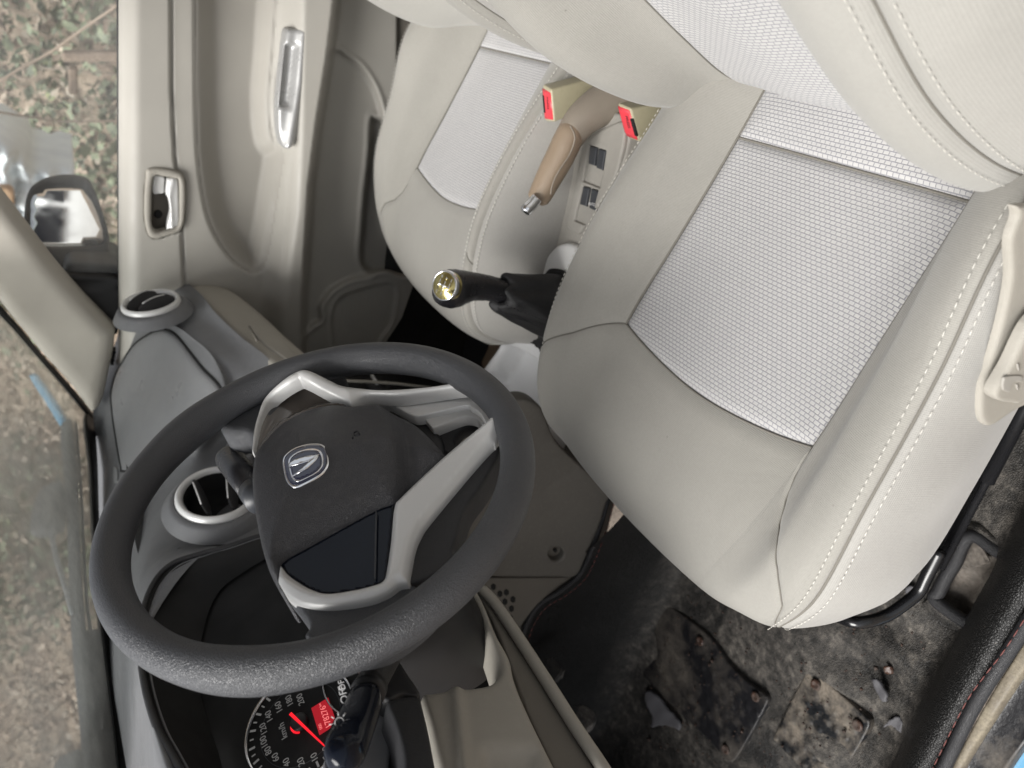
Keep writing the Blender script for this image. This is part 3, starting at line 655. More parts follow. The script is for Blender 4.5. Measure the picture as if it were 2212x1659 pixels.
# column shroud, stalks
col = thing('steering_column', 'dark column shroud behind the steering wheel', 'steering column', tuple(WC - WN * .12))
A0 = WC - WN * .045 ; A1 = WC - WN * .28 - W2 * .035
mb = MB(); sec = []
for t, a, b in ((0, .040, .040), (.12, .052, .052), (.5, .060, .062), (1, .070, .072)):
    sec.append((A0 * (1 - t) + A1 * t, a, b))
v = []; n = 28
for P, a, b in sec:
    for j in range(n):
        th = 2 * math.pi * j / n; cx_, sx_ = math.cos(th), math.sin(th); p = 3.2; q = (abs(cx_) ** p + abs(sx_) ** p) ** (-1 / p)
        v.append(P + W1 * a * cx_ * q + W2 * b * sx_ * q)
f = grid_faces(4, n, True) + [tuple(range(n))]
mesh('column_shroud', v, f, M['black'], col)
def stalk(name, label, pts, rs, mats):
    t = thing(name, label, 'control stalk', tuple(pts[0])); mb = MB(); P = cr(pts, 6); R = np.interp(np.linspace(0, 1, len(P)), np.linspace(0, 1, len(rs)), rs); mb.tube(P, R, 16); mb.build('lever', M['black'], t); return t
# light stalk (driver's side): root near the column, end at the knob
Lx = [at(850, 1400, 'x', .455), at(818, 1450, 'x', .448), at(790, 1497, 'x', .44)]
ls = stalk('light_stalk', 'black headlight stalk beside the speedometer', Lx, [.010, .011, .012], None)
K = [at(790, 1510, 'x', .438), at(761, 1572, 'x', .430), at(750, 1608, 'x', .425)]
ax_ = unit(K[2] - K[0])
def sq(P, r, n=24, p=3.):
    X = unit(np.cross(ax_, WN)); Y = np.cross(ax_, X); return [P + r * (abs(math.cos(t)) ** p + abs(math.sin(t)) ** p) ** (-1 / p) * (math.cos(t) * X + math.sin(t) * Y) for t in np.linspace(0, 2 * math.pi, n, endpoint=False)]
L0 = np.linalg.norm(K[2] - K[0])
v = []
prof = [(-.004, .0), (-.004, .0115), (0, .0126), (.1 * L0, .0130), (.5 * L0, .0137), (.85 * L0, .0141), (1.1 * L0, .0137), (1.28 * L0, .0116), (1.36 * L0, .007), (1.39 * L0, 0)]
for s, r in prof: v += sq(K[0] + ax_ * s, max(r * .93, .0001))
mesh('end_knob', v, grid_faces(len(prof), 24, True), M['gloss'], ls)
mb = MB(); mb.tube([K[0] - ax_ * .016, K[0] - ax_ * .006], .0125, 20); mb.build('switch_ring', M['black'], ls)
def print_on(px, py, X, s, size, rotpts, par, nm='printed_mark', off=0):
    q = at(px, py, 'x', X); to = unit(O - q); ex = unit(at(rotpts[0], rotpts[1], tuple(to), to @ q) - q); ex = unit(ex - to * (ex @ to)); ey = np.cross(to, ex)
    return textmesh(nm, s, size, frameM(q + to * off, ex, ey, to), M['white_ink'], par)
print_on(742, 1500, .438, 'OFF', .007, (738, 1525 - 45), ls, off=.0155)
print_on(738, 1476, .442, 'OFF', .006, (734, 1456), ls, off=.0155)
# little lamp symbol on the knob
q = at(733, 1560, 'x', .428); to = unit(O - q); ex = unit(np.cross([0, 0, 1.], to)); ey = np.cross(to, ex); mb = MB()
for kx in range(8):
    a = 2 * math.pi * kx / 8; mb.box(q + to * .0165 + (ex * math.cos(a) + ey * math.sin(a)) * .0052, to * .0002, (ex * math.cos(a) + ey * math.sin(a)) * .0012, (-ex * math.sin(a) + ey * math.cos(a)) * .0003)
ring = [q + to * .0165 + (ex * math.cos(a) + ey * math.sin(a)) * .0028 for a in np.linspace(0, 2 * math.pi, 20, endpoint=False)]; mb.tube(ring, .0003, 5, True)
mb.build('lamp_symbol', M['white_ink'], ls)
# wiper stalk on the far side
Wp = [at(560, 1075, 'x', .50), at(528, 1030, 'x', .515), at(520, 1022, 'x', .517)]
ws = stalk('wiper_stalk', 'black wiper stalk in front of the round air vent', [at(600, 1110, 'x', .415), at(560, 1070, 'x', .42), at(527, 1032, 'x', .425)], [.007, .008, .009], None)
a = at(545, 1058, 'x', .422); b = at(494, 988, 'x', .432); mb = MB(); d_ = b - a
mb.tube([a - d_ * .02, a, a + d_ * .5, b - d_ * .08, b - d_ * .02, b, b], [.008, .0128, .0138, .0142, .0138, .0120, .001], 24); mb.build('end_knob', M['knob'], ws)
mb = MB(); mb.tube([a - d_ * .30, a - d_ * .02], .0135, 20); mb.build('switch_ring', M['switch'], ws)
# ------------------------------------------------------------------ dashboard
dash = thing('dashboard', 'charcoal dashboard with round silver ringed vents and a lit instrument binnacle', 'dashboard', (.7, -.85, 1.2))
X = lambda px, py, x: (px, py, 'x', x)
rows = [
 # windscreen edge
 [X(198,870,.82),X(203,915,.85),X(204,960,.90),X(207,1050,.95),X(207,1090,.965),X(209,1131,.98),X(214,1220,1.0),X(222,1300,1.01),X(232,1390,1.01),X(247,1500,1.0),X(270,1640,.98),X(290,1760,.95)],
 [X(246,750,.70),X(255,790,.71),X(258,850,.74),X(262,930,.78),X(266,1010,.80),X(262,1060,.82),X(262,1110,.84),X(258,1210,.86),X(262,1330,.87),X(274,1460,.84),X(296,1610,.80),X(315,1740,.76)],
 [X(268,680,.615),X(300,705,.61),X(347,712,.585),X(395,745,.575),X(440,800,.572),X(455,890,.61),X(400,1000,.70),X(345,1110,.74),X(290,1260,.76),X(293,1450,.72),X(312,1570,.67),X(340,1690,.62)],
 [X(297,640,.57),X(345,660,.57),X(385,700,.56),X(430,740,.55),X(475,785,.552),X(505,860,.59),X(470,960,.68),X(430,1120,.705),X(325,1225,.72),X(300,1430,.69),X(322,1550,.63),X(362,1680,.58)],
 [X(345,617,.54),X(398,645,.54),X(440,690,.54),X(487,732,.535),X(535,785,.542),X(560,860,.58),X(540,945,.67),X(505,1150,.675),X(380,1212,.685),X(304,1400,.685),X(332,1545,.625),X(386,1672,.58)],
 [X(408,613,.525),X(438,640,.520),X(466,676,.520),X(519,726,.522),X(587,783,.53),X(605,850,.57),X(610,930,.66),X(606,1150,.66),X(440,1196,.67),X(309,1385,.69),X(338,1560,.63),X(400,1680,.59)],
]
D = Net(rows, 12, 10, (-.5, 0, 1))
D.panel('top_pad', M['dash'], dash, 0, 5, 0, 11, 0, .01, '', k=2)
# raised airbag lid on the passenger's top
AL = [(476, 837), (440, 798), (410, 760), (394, 739), (378, 722), (360, 713), (345, 713), (322, 722), (290, 745), (265, 782), (250, 812), (241, 850), (243, 890), (250, 940), (262, 1008), (268, 1018), (330, 1010), (420, 960), (500, 900)]
import functools
Dg = D.A.reshape(-1, 3); DN = D.N.reshape(-1, 3); cpx = (Dg - O) @ RC.T; Duv = np.stack([1106 + FPX * cpx[:, 1] / cpx[:, 2], 1659 - (829.5 + FPX * cpx[:, 0] / cpx[:, 2])], 1)
def on_dash(x, y, off=0):
    d2 = ((Duv - [x, y]) ** 2).sum(1); i = np.argpartition(d2, 6)[:6]; w = 1 / (d2[i] + 1); w /= w.sum()
    p = (Dg[i] * w[:, None]).sum(0); n = unit((DN[i] * w[:, None]).sum(0)); q = p - O
    # put it on the ray, at the depth of the surface
    r = ray(x, y); t = (n @ q) / (n @ r); return O + r * t + n * off
relief('airbag_lid', AL, on_dash, M['dash_top'], dash, 11, 16, .006, .01, base=.005)
mb = MB(); A = smooth_outline(AL, 6); mb.tube([on_dash(x, y, .0006) for x, y in A], .0022, 6, True); mb.build('lid_seam', M['cavity'], dash)
# ---- round vents
def vent(cx, cy, axis, P, R_, d1, d2, label=None):
    """ring + cup + two blades; P centre, n axis, R radius"""
    n = unit(axis); ex = unit(np.cross(n, [0, 0, 1])); ey = np.cross(ex, n)
    v = thing('air_vent', None, None, tuple(P)); setpar(v, dash)
    prof = [(1.12, -.010), (1.09, .002), (1.03, .0060), (.99, .0062), (.92, .0025), (.88, -.003), (.86, -.014)]; vs = []; n_ = 48
    for r, h in prof: vs += [P + R_ * r * (math.cos(2 * math.pi * j / n_) * ex + math.sin(2 * math.pi * j / n_) * ey) + n * h for j in range(n_)]
    setpar(mesh('ring', vs, grid_faces(len(prof), n_, True), M['silver_lt']), v)
    vs = []; prof = [(1.5, -.022), (1.30, -.008), (1.16, -.002), (1.11, -.004)]
    for r, h in prof: vs += [P + R_ * r * (math.cos(2 * math.pi * j / n_) * ex + math.sin(2 * math.pi * j / n_) * ey) + n * h for j in range(n_)]
    setpar(mesh('surround', vs, grid_faces(len(prof), n_, True), M['dash']), v)
    prof = [(.87, .000), (.84, -.004), (.80, -.03), (.5, -.045), (.001, -.048)]; vs = []
    for r, h in prof: vs += [P + R_ * r * (math.cos(2 * math.pi * j / n_) * ex + math.sin(2 * math.pi * j / n_) * ey) + n * h for j in range(n_)]
    setpar(mesh('cup', vs, grid_faces(len(prof), n_, True), M['cavity']), v)
    for s, ang in ((-.40, d1), (.40, d2)):
        a = math.radians(ang); bd = ex * math.cos(a) + ey * math.sin(a); pd = -ex * math.sin(a) + ey * math.cos(a); half = math.sqrt(1 - s * s) * .80 * R_; vs = []; fs = []; K = 15
        for i in range(K):
            u = -1 + 2 * i / (K - 1); w_ = .013 * math.sqrt(max(0, 1 - u * u * .92)); c0 = P + pd * s * R_ + bd * u * half + n * .002
            for dd, th in ((w_, .0012), (-w_, .0022)):
                for sg in (-1, 1): vs.append(c0 + n * dd * .85 + pd * dd * .45 + pd * sg * th)
        for i in range(K - 1):
            b = i * 4
            for q in ((0, 1, 5, 4), (2, 3, 7, 6), (0, 2, 6, 4), (1, 3, 7, 5)): fs.append(tuple(b + z for z in q))
        fs += [(0, 1, 3, 2), (4 * K - 4, 4 * K - 3, 4 * K - 1, 4 * K - 2)]
        o = mesh('blade', vs, fs, M['black_soft']); fixn(o); addbevel(o, .0006, 2); setpar(o, v)
        mb = MB(); mb.tube([P + pd * s * R_ + bd * u * half * .8 + n * (.002 + .0125 * math.sqrt(max(0, 1 - u * u * .6))) + pd * .005 for u in np.linspace(-.8, .8, 9)], .0011, 6); setpar(mb.build('blade_highlight', M['silver_lt']), v)  # silver line laid on each blade in place of a highlight
    return v
vent(0, 0, (-.93, .04, .24), at(326, 655, 'x', .532), .0450, 62, 48)
vent(0, 0, (-.97, .14, .17), at(468, 1067, 'x', .645), .0500, 6, -6)
# defroster grille at the windscreen corner
mb = MB()
for i in range(4):
    p = at(249 - i * 1.5, 757 + i * 8, 'x', .688 + .008 * i); mb.box(p + np.array([0, 0, .002]), (.003, 0, 0), (.001, .008, 0), (0, 0, .003))
mb.build('side_demister', M['cavity'], dash, False)
for i, (x, y) in enumerate([(251, 1025), (253, 1175)]):
    relief('demister_slot', [(x - 3, y - 14), (x + 4, y - 12), (x + 5, y + 14), (x - 2, y + 16)], on_dash, M['dash_top'], dash, 5, 2, .001, .002, base=.003)
# small blank button plate near the middle vent
relief('hazard_plate', [(489, 962), (497, 950), (520, 933), (531, 930), (543, 950), (549, 973), (540, 985), (515, 990), (495, 982)], pfn('x', .60, -1), M['dash'], dash, 6, 3, .002, .02)
relief('hazard_button', [(496, 965), (502, 956), (520, 943), (528, 943), (536, 958), (539, 970), (532, 977), (514, 980), (500, 975)], pfn('x', .596, -1), M['black'], dash, 5, 3, .002, .01)
# centre face below the vents
relief('centre_face', [(540, 925, 1), (610, 930), (700, 800, 1), (1000, 800, 1), (1060, 900), (1010, 1120), (860, 1130), (620, 1120), (550, 1000)], pfn('x', .665, -1), M['black'], dash, 22, 10, .006, .05)
# ---- binnacle: hood lip, dark inner wall, dial face
E_ = [(640,1135,.63),(606,1150,.64),(550,1163,.65),(490,1183,.66),(440,1196,.67),(375,1218,.68),(335,1258,.69),(311,1320,.69),(305,1400,.685),(314,1480,.66),(340,1570,.62),(372,1630,.595),(410,1690,.57),(470,1750,.54)]
edge = cr([at(a, b, 'x', c) for a, b, c in E_], 6)
GN = unit([-.80, .06, .52]); GP = at(650, 1560, 'x', .675)
gi = lambda x, y, off=0: at(x, y, tuple(GN), GN @ GP) + GN * off
back = cr([gi(a, b) for a, b in ((700,1180),(650,1185),(600,1195),(560,1215),(520,1240),(480,1270),(455,1310),(440,1360),(430,1420),(432,1490),(450,1560),(470,1620),(490,1680),(540,1740))], 6)
rowsn = []
for t in np.linspace(0, 1, 9): rowsn.append(edge * (1 - t) + back * t + (np.array([0, 0, .012]) * math.sin(math.pi * t)))
mesh('hood_lining', np.vstack(rowsn), grid_faces(9, len(edge)), M['cavity'], dash)
mb = MB(); mb.tube(edge + np.array([-.001, 0, .001]), .0035, 8); mb.build('hood_lip', M['black_soft'], dash)
inr = edge * .9 + back * .1; mb = MB(); mb.tube(inr + np.array([-.001, 0, -.001]), .0012, 6); mb.build('hood_seam', M['dash'], dash)
relief('cluster_face', [(380, 1180, 1), (760, 1150, 1), (860, 1400), (840, 1760, 1), (430, 1760, 1)], gi, M['cavity'], dash, 40, 0, 0, .004, base=-.004, n=2)
# speedometer
ga, gb = unit(gi(650, 1660) - gi(650, 1560)), None
ctr = gi(648, 1561)
# dial radius from the tick ring's extreme left
Rd = np.linalg.norm(gi(534, 1583) - ctr)
gx = unit(np.cross([0, 0, 1], GN)); gx = -gx if gx @ np.array([0, 1., 0]) > 0 else gx   # dial right (toward the passenger)
gy = unit(np.cross(GN, gx));  gy = gy if gy[2] > 0 else -gy
gp = lambda a, r, off=0: ctr + Rd * r * (math.cos(a) * gx + math.sin(a) * gy) + GN * off
sp = thing('speedometer', 'round speedometer with white numerals and a lit red needle behind the wheel', 'speedometer', tuple(ctr))
def disc(name, r, off, mat, par, n=72):
    return mesh(name, [gp(2 * math.pi * j / n, r, off) for j in range(n)] + [gp(0, 0, off)], [(j, (j + 1) % n, n) for j in range(n)], mat, par, False)
def ringm(name, r0, r1, off, h, mat, par, n=96):
    vs = []
    for r, o_ in ((r0, off), (r0 * .5 + r1 * .5, off + h), (r1, off)): vs += [gp(2 * math.pi * j / n, r, o_) for j in range(n)]
    return mesh(name, vs, grid_faces(3, n, True), mat, par)
disc('dial', 1.0, -.002, M['cavity'], sp)
ringm('bezel', .975, 1.02, .000, .003, M['chrome'], sp); ringm('inner_line', .735, .745, -.001, .0002, M['switch'], sp)
# find the dial angles of printed numbers from where they stand
def ang_of(x, y):
    q = gi(x, y) - ctr; return math.atan2(q @ gy, q @ gx)
NUMS = [('0', 704, 1616), ('10', 680, 1636), ('20', 651, 1646), ('40', 620, 1647), ('60', 596, 1636), ('80', 580, 1622), ('100', 571, 1603), ('120', 570, 1575), ('140', 582, 1548), ('160', 603, 1528), ('180', 626, 1514), ('200', 650, 1511)]
mb_objs = []
for s, x, y in NUMS:
    q = gi(x, y, .0006); mb_objs.append(textmesh('n', s, .0095, frameM(q, gx, gy, GN), M['dial_ink'], sp, .0001))
setpar(join(mb_objs, 'numerals'), sp)
a0, a1 = ang_of(704, 1616), ang_of(650, 1511)
if a0 > 0: a0 -= 2 * math.pi
a0n = math.radians(-150) if not (-math.pi * 1.3 < a0 < -1.5) else a0
tick = MB(); angs = [ang_of(x, y) for _, x, y in NUMS]
un = [angs[0]]
for a in angs[1:]:
    while a > un[-1] + .2: a -= 2 * math.pi
    while a < un[-1] - math.pi: a += 2 * math.pi
    un.append(a)
for i in range(len(un)):
    for k_ in (0, .5):
        if i == len(un) - 1 and k_: continue
        a = un[i] + ((un[i + 1] - un[i]) * k_ if k_ else 0); L_ = .055 if k_ == 0 else .035; W_ = .0011 if k_ == 0 else .0007
        c = gp(a, .89, .0004); er = math.cos(a) * gx + math.sin(a) * gy; et = -math.sin(a) * gx + math.cos(a) * gy
        tick.box(c, er * L_ * Rd, et * W_, GN * .0002)
tick.build('tick_marks', M['dial_ink'], sp, False)
q = gi(612, 1579, .0006); textmesh('unit_print', 'km/h', .0095, frameM(q, gx, gy, GN), M['dial_ink'], sp, .0001)
a = ang_of(702, 1612); tip = gp(a, .80, .005); tail = gp(a + math.pi, .22, .005); er = unit(tip - tail); et = np.cross(GN, er)
mb = MB(); mb.add([tail - et * .0017, tail + et * .0017, tip + et * .0007, tip - et * .0007, tail - et * .0017 + GN * .001, tail + et * .0017 + GN * .001, tip + et * .0007 + GN * .001, tip - et * .0007 + GN * .001], [(0, 3, 2, 1), (4, 5, 6, 7), (0, 1, 5, 4), (1, 2, 6, 5), (2, 3, 7, 6), (3, 0, 4, 7)])
nd = mb.build('needle', M['needle'], sp, False)
vs = []; 
for r, o_ in ((.15, -.001), (.15, .004), (.13, .0048), (.001, .0048)): vs += [gp(2 * math.pi * j / 40, r, o_) for j in range(40)]
mesh('needle_hub', vs, grid_faces(4, 40, True), M['black'], sp)
vs = []
for r in (.15, .185): vs += [gp(a_, r, -.0006) for a_ in np.linspace(ang_of(636, 1574) - .9, ang_of(636, 1574) + .9, 24)]
mesh('hub_glow', vs, grid_faces(2, 24), M['needle'], sp)
# odometer window
def gr(x, y, w_, h_, off=.0): 
    c = gi(x, y, off); return [c - gx * w_ - gy * h_, c + gx * w_ - gy * h_, c + gx * w_ + gy * h_, c - gx * w_ + gy * h_]
mesh('odometer_window', gr(700, 1547, .0170, .0100, .0003), [(0, 1, 2, 3)], M['lcd'], sp, False)
q = gi(705, 1549, .0008); t1 = textmesh('o', '178276', .0090, frameM(q, gx, gy, GN), M['lcd_ink'], sp, .0001)
q = gi(692, 1524, .0008); t2 = textmesh('o', 'km', .0035, frameM(q, gx, gy, GN), M['lcd_ink'], sp, .0001)
q = gi(693, 1570, .0008); t3 = textmesh('o', '000', .0045, frameM(q, gx, gy, GN), M['lcd_ink'], sp, .0001)
setpar(join([t1, t2, t3], 'odometer_digits'), sp)
# second, half hidden dial ring to the right and lower trim rings
mb = MB()
for c0, r in ((gi(800, 1440), .90), (gi(768, 1690), .55)):
    mb.tube([c0 + Rd * r * (math.cos(t) * gx + math.sin(t) * gy) for t in np.linspace(0, 2 * math.pi, 80, endpoint=False)], .0012, 6, True)
mb.build('dial_rings', M['steel'], dash)
# ---- lower cluster surround (soft black blocks and satin ring)
relief('cluster_surround', [(700, 1640), (735, 1570), (790, 1480), (815, 1440), (850, 1445), (862, 1500), (850, 1580), (835, 1700, 1), (700, 1700, 1)], pfn('x', .52, -1), M['dash'], dash, 12, 8, .005, .03)
relief('padded_cap', [(835, 1520), (850, 1507), (890, 1500), (908, 1505), (916, 1530), (930, 1590), (950, 1700, 1), (868, 1700, 1), (872, 1640), (855, 1570)], pfn('x', .49, -1), M['black_soft'], dash, 9, 9, .006, .04)
relief('column_collar', [(800, 1440), (830, 1415), (862, 1425), (880, 1450), (910, 1500), (870, 1500), (840, 1512), (812, 1490)], pfn('x', .50, -1), M['black'], dash, 9, 7, .005, .03)
# ---- beige knee panel with ribbed lip
relief('knee_panel', [(912, 1500), (940, 1490), (990, 1483), (1050, 1475), (1072, 1462), (1078, 1440), (1068, 1400), (1045, 1340), (1030, 1298), (1012, 1260), (1026, 1262), (1048, 1300), (1075, 1365), (1104, 1420), (1116, 1470), (1150, 1550), (1225, 1700, 1), (960, 1700, 1), (945, 1640), (930, 1570)], pfn('x', .535, -1), M['beige'], dash, 10, 14, .010, .03,
       extra=lambda x, y, d: -.010 / (1 + math.exp(-(y - 1618 - (x - 1060) * .02) / 6)) * (1 / (1 + math.exp(-(x - 1045) / 5))) * (1 / (1 + math.exp((x - 1160) / 6))) + .006 * math.exp(-((x - 985 - (y - 1500) * .1) / 14) ** 2))
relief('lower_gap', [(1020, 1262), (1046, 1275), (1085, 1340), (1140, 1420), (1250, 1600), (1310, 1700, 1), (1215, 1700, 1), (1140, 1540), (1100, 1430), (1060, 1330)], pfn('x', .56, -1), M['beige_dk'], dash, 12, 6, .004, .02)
L0_ = [at(a, b, 'x', .555) for a, b in ((1042, 1275), (1068, 1302), (1110, 1362), (1180, 1470), (1240, 1565), (1300, 1655), (1340, 1720))]
mb = MB(); mb.tube(cr(L0_, 6), .0065, 10); mb.build('lower_rail', M['beige'], dash)
# ---- passenger's beige lower panel and glove lid
B1 = [(412, 616), (440, 606), (478, 611), (519, 634), (573, 678), (620, 722), (660, 757), (700, 800), (760, 838), (700, 842), (640, 815), (587, 783), (519, 726), (466, 676), (428, 637)]
relief('glove_panel', B1, pfn('x', .525, -1), M['beige'], dash, 9, 14, .012, .03)
relief('glove_lid', [(540, 706), (545, 712), (575, 745), (600, 762), (640, 790), (652, 800), (660, 795), (628, 750), (590, 715), (560, 700)], pfn('x', .521, -1), M['beige'], dash, 7, 4, .003, .01)
mb = MB(); mb.tube([at(538, 706, 'x', .512), at(548, 722, 'x', .512), at(556, 736, 'x', .512)], .0025, 6); mb.build('lid_seam', M['beige_dk'], dash)
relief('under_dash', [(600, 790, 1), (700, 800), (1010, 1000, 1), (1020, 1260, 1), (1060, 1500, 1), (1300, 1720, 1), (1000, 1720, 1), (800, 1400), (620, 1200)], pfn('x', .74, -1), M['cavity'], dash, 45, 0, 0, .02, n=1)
# thin pink-beige trim and rotary knob seen through the wheel
mb = MB(); mb.tube([at(735, 822, 'x', .60), at(790, 824, 'x', .60), at(860, 829, 'x', .60), at(935, 838, 'x', .60)], .0028, 8); mb.build('centre_trim_line', M['beige'], dash)
vs = []; P = at(812, 838, 'x', .64); n = unit([-.95, .05, .3]); ex = unit(np.cross(n, [0, 0, 1])); ey = np.cross(ex, n)
for r, h in ((.030, .0), (.030, .004), (.026, .005), (.022, .003), (.020, .014), (.018, .017), (.001, .017)): vs += [P + r * (math.cos(t) * ex + math.sin(t) * ey) + n * h for t in np.linspace(0, 2 * math.pi, 32, endpoint=False)]
kn = mesh('heater_dial', vs, grid_faces(7, 32, True), M['black'], dash)
mb = MB(); mb.box(P + n * .018, ex * .017 , ey * .003, n * .004); mb.build('dial_grip', M['silver'], kn, bevel=.001)
# ------------------------------------------------------------------ passenger's door: one moulded panel with armrest, recess, pocket and speaker bay
door = thing('passenger_door', 'warm grey passenger door with silver pull handle and map pocket', 'car door', (.3, -1.55, .8))
def ss(x, a, b):
    t = np.clip((x - a) / (b - a), 0, 1); return t * t * (3 - 2 * t)
def sdist(Q, P):
    A = smooth_outline(P, 8); d = segdist(Q, A); return np.where(inside(Q, A), d, -d)
DX = np.concatenate([np.arange(256, 275, 2.), np.arange(275, 900, 4.)]); DY = np.arange(-120, 800, 5.)
QX, QY = np.meshgrid(DX, DY); Q = np.stack([QX.ravel(), QY.ravel()], 1); qx, qy = Q[:, 0], Q[:, 1]
INS = [(418, -300), (419, 0), (421, 200), (425, 330), (438, 430), (455, 490), (480, 535), (508, 568), (540, 588), (562, 584), (574, 565), (584, 520), (600, 420), (612, 330), (590, 290), (585, 200), (595, 60), (605, -300)]
XB = lambda y: np.interp(y, [-200, 300, 560, 600, 629, 686, 708, 735, 800], [905, 905, 905, 897, 888, 868, 854, 836, 800])
qx = 256 + (qx - 256) * (XB(qy) - 256) / (899 - 256) * (qx > 256); qx = np.where(qx < 256, 256, qx); Q = np.stack([qx, qy], 1)
H = np.zeros(len(Q))
H -= .055 * (1 - np.sqrt(np.clip(1 - np.clip((306 - qx) / 50, 0, 1) ** 2, 0, 1)))
seamx = np.interp(qy, [-200, 0, 200, 330, 395, 480, 613, 800], [370, 370, 371, 377, 384, 392, 398, 404])
H += .005 * ss(seamx - qx, -1, 4) - .006 * np.exp(-((qx - seamx) / 2.5) ** 2)
di = sdist(Q, INS); H -= .005 * ss(di, -1.5, 2) + .032 * ss(di, 2, 48); H -= .003 * np.exp(-(di / 2.2) ** 2)
B_ = np.interp(qy, [-200, 0, 130, 260, 400, 600, 660, 800], [724, 722, 706, 685, 667, 655, 651, 650]); A_ = np.interp(qy, [-200, 0, 300, 450, 560, 700], [602, 600, 596, 590, 575, 560])
fade = 1 - .35 * ss(qy, 480, 700)
arm = .062 * fade * ss(qx, A_ - 6, A_ + 62) * (qx < B_ + 40)
H += arm * (1 - ss(qx, B_ - 4, B_ + 16)) + (-.018) * ss(qx, B_ - 2, B_ + 16)
H -= .003 * np.exp(-((qx - (B_ - 44)) / 2.5) ** 2) * ss(qy, 330, 350) * (1 - ss(qy, 560, 640)) 
POK = [(560, 105), (716, 105), (748, 118), (780, 142), (804, 176), (820, 212), (832, 262), (835, 300), (1000, 330), (1000, 560), (828, 585), (800, 598), (760, 606), (724, 625), (707, 642), (694, 662), (684, 700), (560, 720)]
dp = sdist(Q, POK); H += np.where(qx > B_, -.014 * ss(dp, -2, 12) + .004 * np.exp(-((dp + 4) / 5) ** 2), 0)
SL = [(800, 258), (812, 253), (830, 256), (900, 262), (900, 570), (828, 586), (806, 590), (790, 584), (777, 558), (781, 490), (786, 420), (796, 330)]
ds = sdist(Q, SL); H += -.035 * ss(ds, -1, 10) + .003 * np.exp(-((ds + 5) / 5) ** 2)
SPK = [(716, 701), (720, 665), (727, 651), (746, 635), (791, 620), (834, 610), (850, 615), (857, 629), (854, 665), (845, 701), (827, 726), (800, 760), (730, 770)]
dk = sdist(Q, SPK); H += -.006 * ss(dk, 0, 5) + .003 * np.exp(-((dk + 3) / 3) ** 2)
H += .05 * ss(qx, 640, 760) * ss(qy, 560, 640) * 0
H += -.020 * ss(qx, 856, 862) * (1 - ss(qy, 120, 260))
db = sdist(Q, [(325, 372), (345, 369), (376, 375), (391, 386), (396, 412), (395, 450), (392, 480), (384, 496), (362, 503), (340, 511), (326, 502), (319, 476), (318, 430), (320, 390)]); H -= .045 * ss(db, -4, -1)
dq = np.hypot((qx - 787), (qy - 688) * 1.05); H += .0012 * (np.sin(qx * .9) * np.sin(qy * .9)) * (dq < 52)
verts = [at(x, y, 'y', -1.50 + h) for (x, y), h in zip(Q, H)]
dmi = []
nx_, ny_ = len(DX), len(DY)
fs = []
for i in range(ny_ - 1):
    for j in range(nx_ - 1):
        a = i * nx_ + j
        fs.append((a, a + 1, a + nx_ + 1, a + nx_)); dmi.append(1 if di[a] > 1 else 0)
mesh('door_trim', verts, fs, [M['door'], M['door_cloth']], door, mi=dmi)
hf = lambda x, y, off=0: at(x, y, 'y', -1.448) + np.array([0, 1, 0]) * off
hd = relief('pull_handle', [(623, 63, 1), (650, 63), (676, 65, 1), (681, 72), (677, 110), (672, 150), (664, 215), (655, 251), (641, 304), (632, 315), (620, 320), (609, 315), (602, 279), (601, 240), (602, 215), (607, 165), (612, 125), (618, 75)], hf, M['silver_dk'], door, 6, 9, .006, .03,
       extra=lambda x, y, d: .010 * math.exp(-((x - np.interp(y, [60, 180, 320], [654, 645, 622])) / 10) ** 2) - .012 * (1 / (1 + math.exp(-(min(x - np.interp(y, [95, 230], [618, 605]), np.interp(y, [95, 230], [641, 626]) - x, y - 97, 230 - y)) / 1.2))))
relief('sill_strip', [(252, -120, 1), (259, -120, 1), (260, 300), (262, 520), (263, 612, 1), (255, 612, 1), (254, 400)], pfn('y', -1.56, 1), M['rubber'], door, 8, 2, .002, .01)
bz = relief('handle_bezel', [(319, 366), (345, 363), (378, 369), (396, 381), (402, 412), (401, 450), (398, 482), (389, 501), (365, 510), (338, 517), (321, 508), (313, 476), (312, 430), (315, 388)], pfn('y', -1.489, 1), M['beige'], door, 6, 8, .005, .02, holes=[[(336, 380), (360, 383), (383, 387), (387, 396), (388, 440), (387, 480), (378, 494), (358, 499), (338, 502), (328, 486), (327, 440), (329, 400)]])
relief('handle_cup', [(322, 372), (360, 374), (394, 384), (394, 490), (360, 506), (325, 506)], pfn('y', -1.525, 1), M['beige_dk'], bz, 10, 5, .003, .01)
relief('lock_tab', [(331, 381), (340, 379), (355, 383), (355, 400), (354, 417), (343, 419), (330, 417)], pfn('y', -1.500, 1), M['silver_lt'], bz, 5, 4, .003, .012, extra=lambda x, y, d: -.0008 * (math.sin(y * 2.2) > 0) * (y > 403))
relief('handle_lever', [(361, 386, 1), (372, 385), (384, 388), (387, 430), (387, 480), (380, 491), (360, 497, 1), (362, 480), (367, 455), (364, 432), (360, 423), (358, 415)], pfn('y', -1.493, 1), M['silver_lt'], bz, 5, 5, .004, .014, extra=lambda x, y, d: .003 * math.exp(-((x - np.interp(y, [385, 425, 490], [374, 366, 372])) / 4) ** 2))
relief('screw_well', [(336, 458), (342, 455), (348, 458), (351, 464), (348, 470), (342, 473), (336, 470), (333, 464)], pfn('y', -1.5195, 1), M['cavity'], bz, 4, 2, .002, .004)
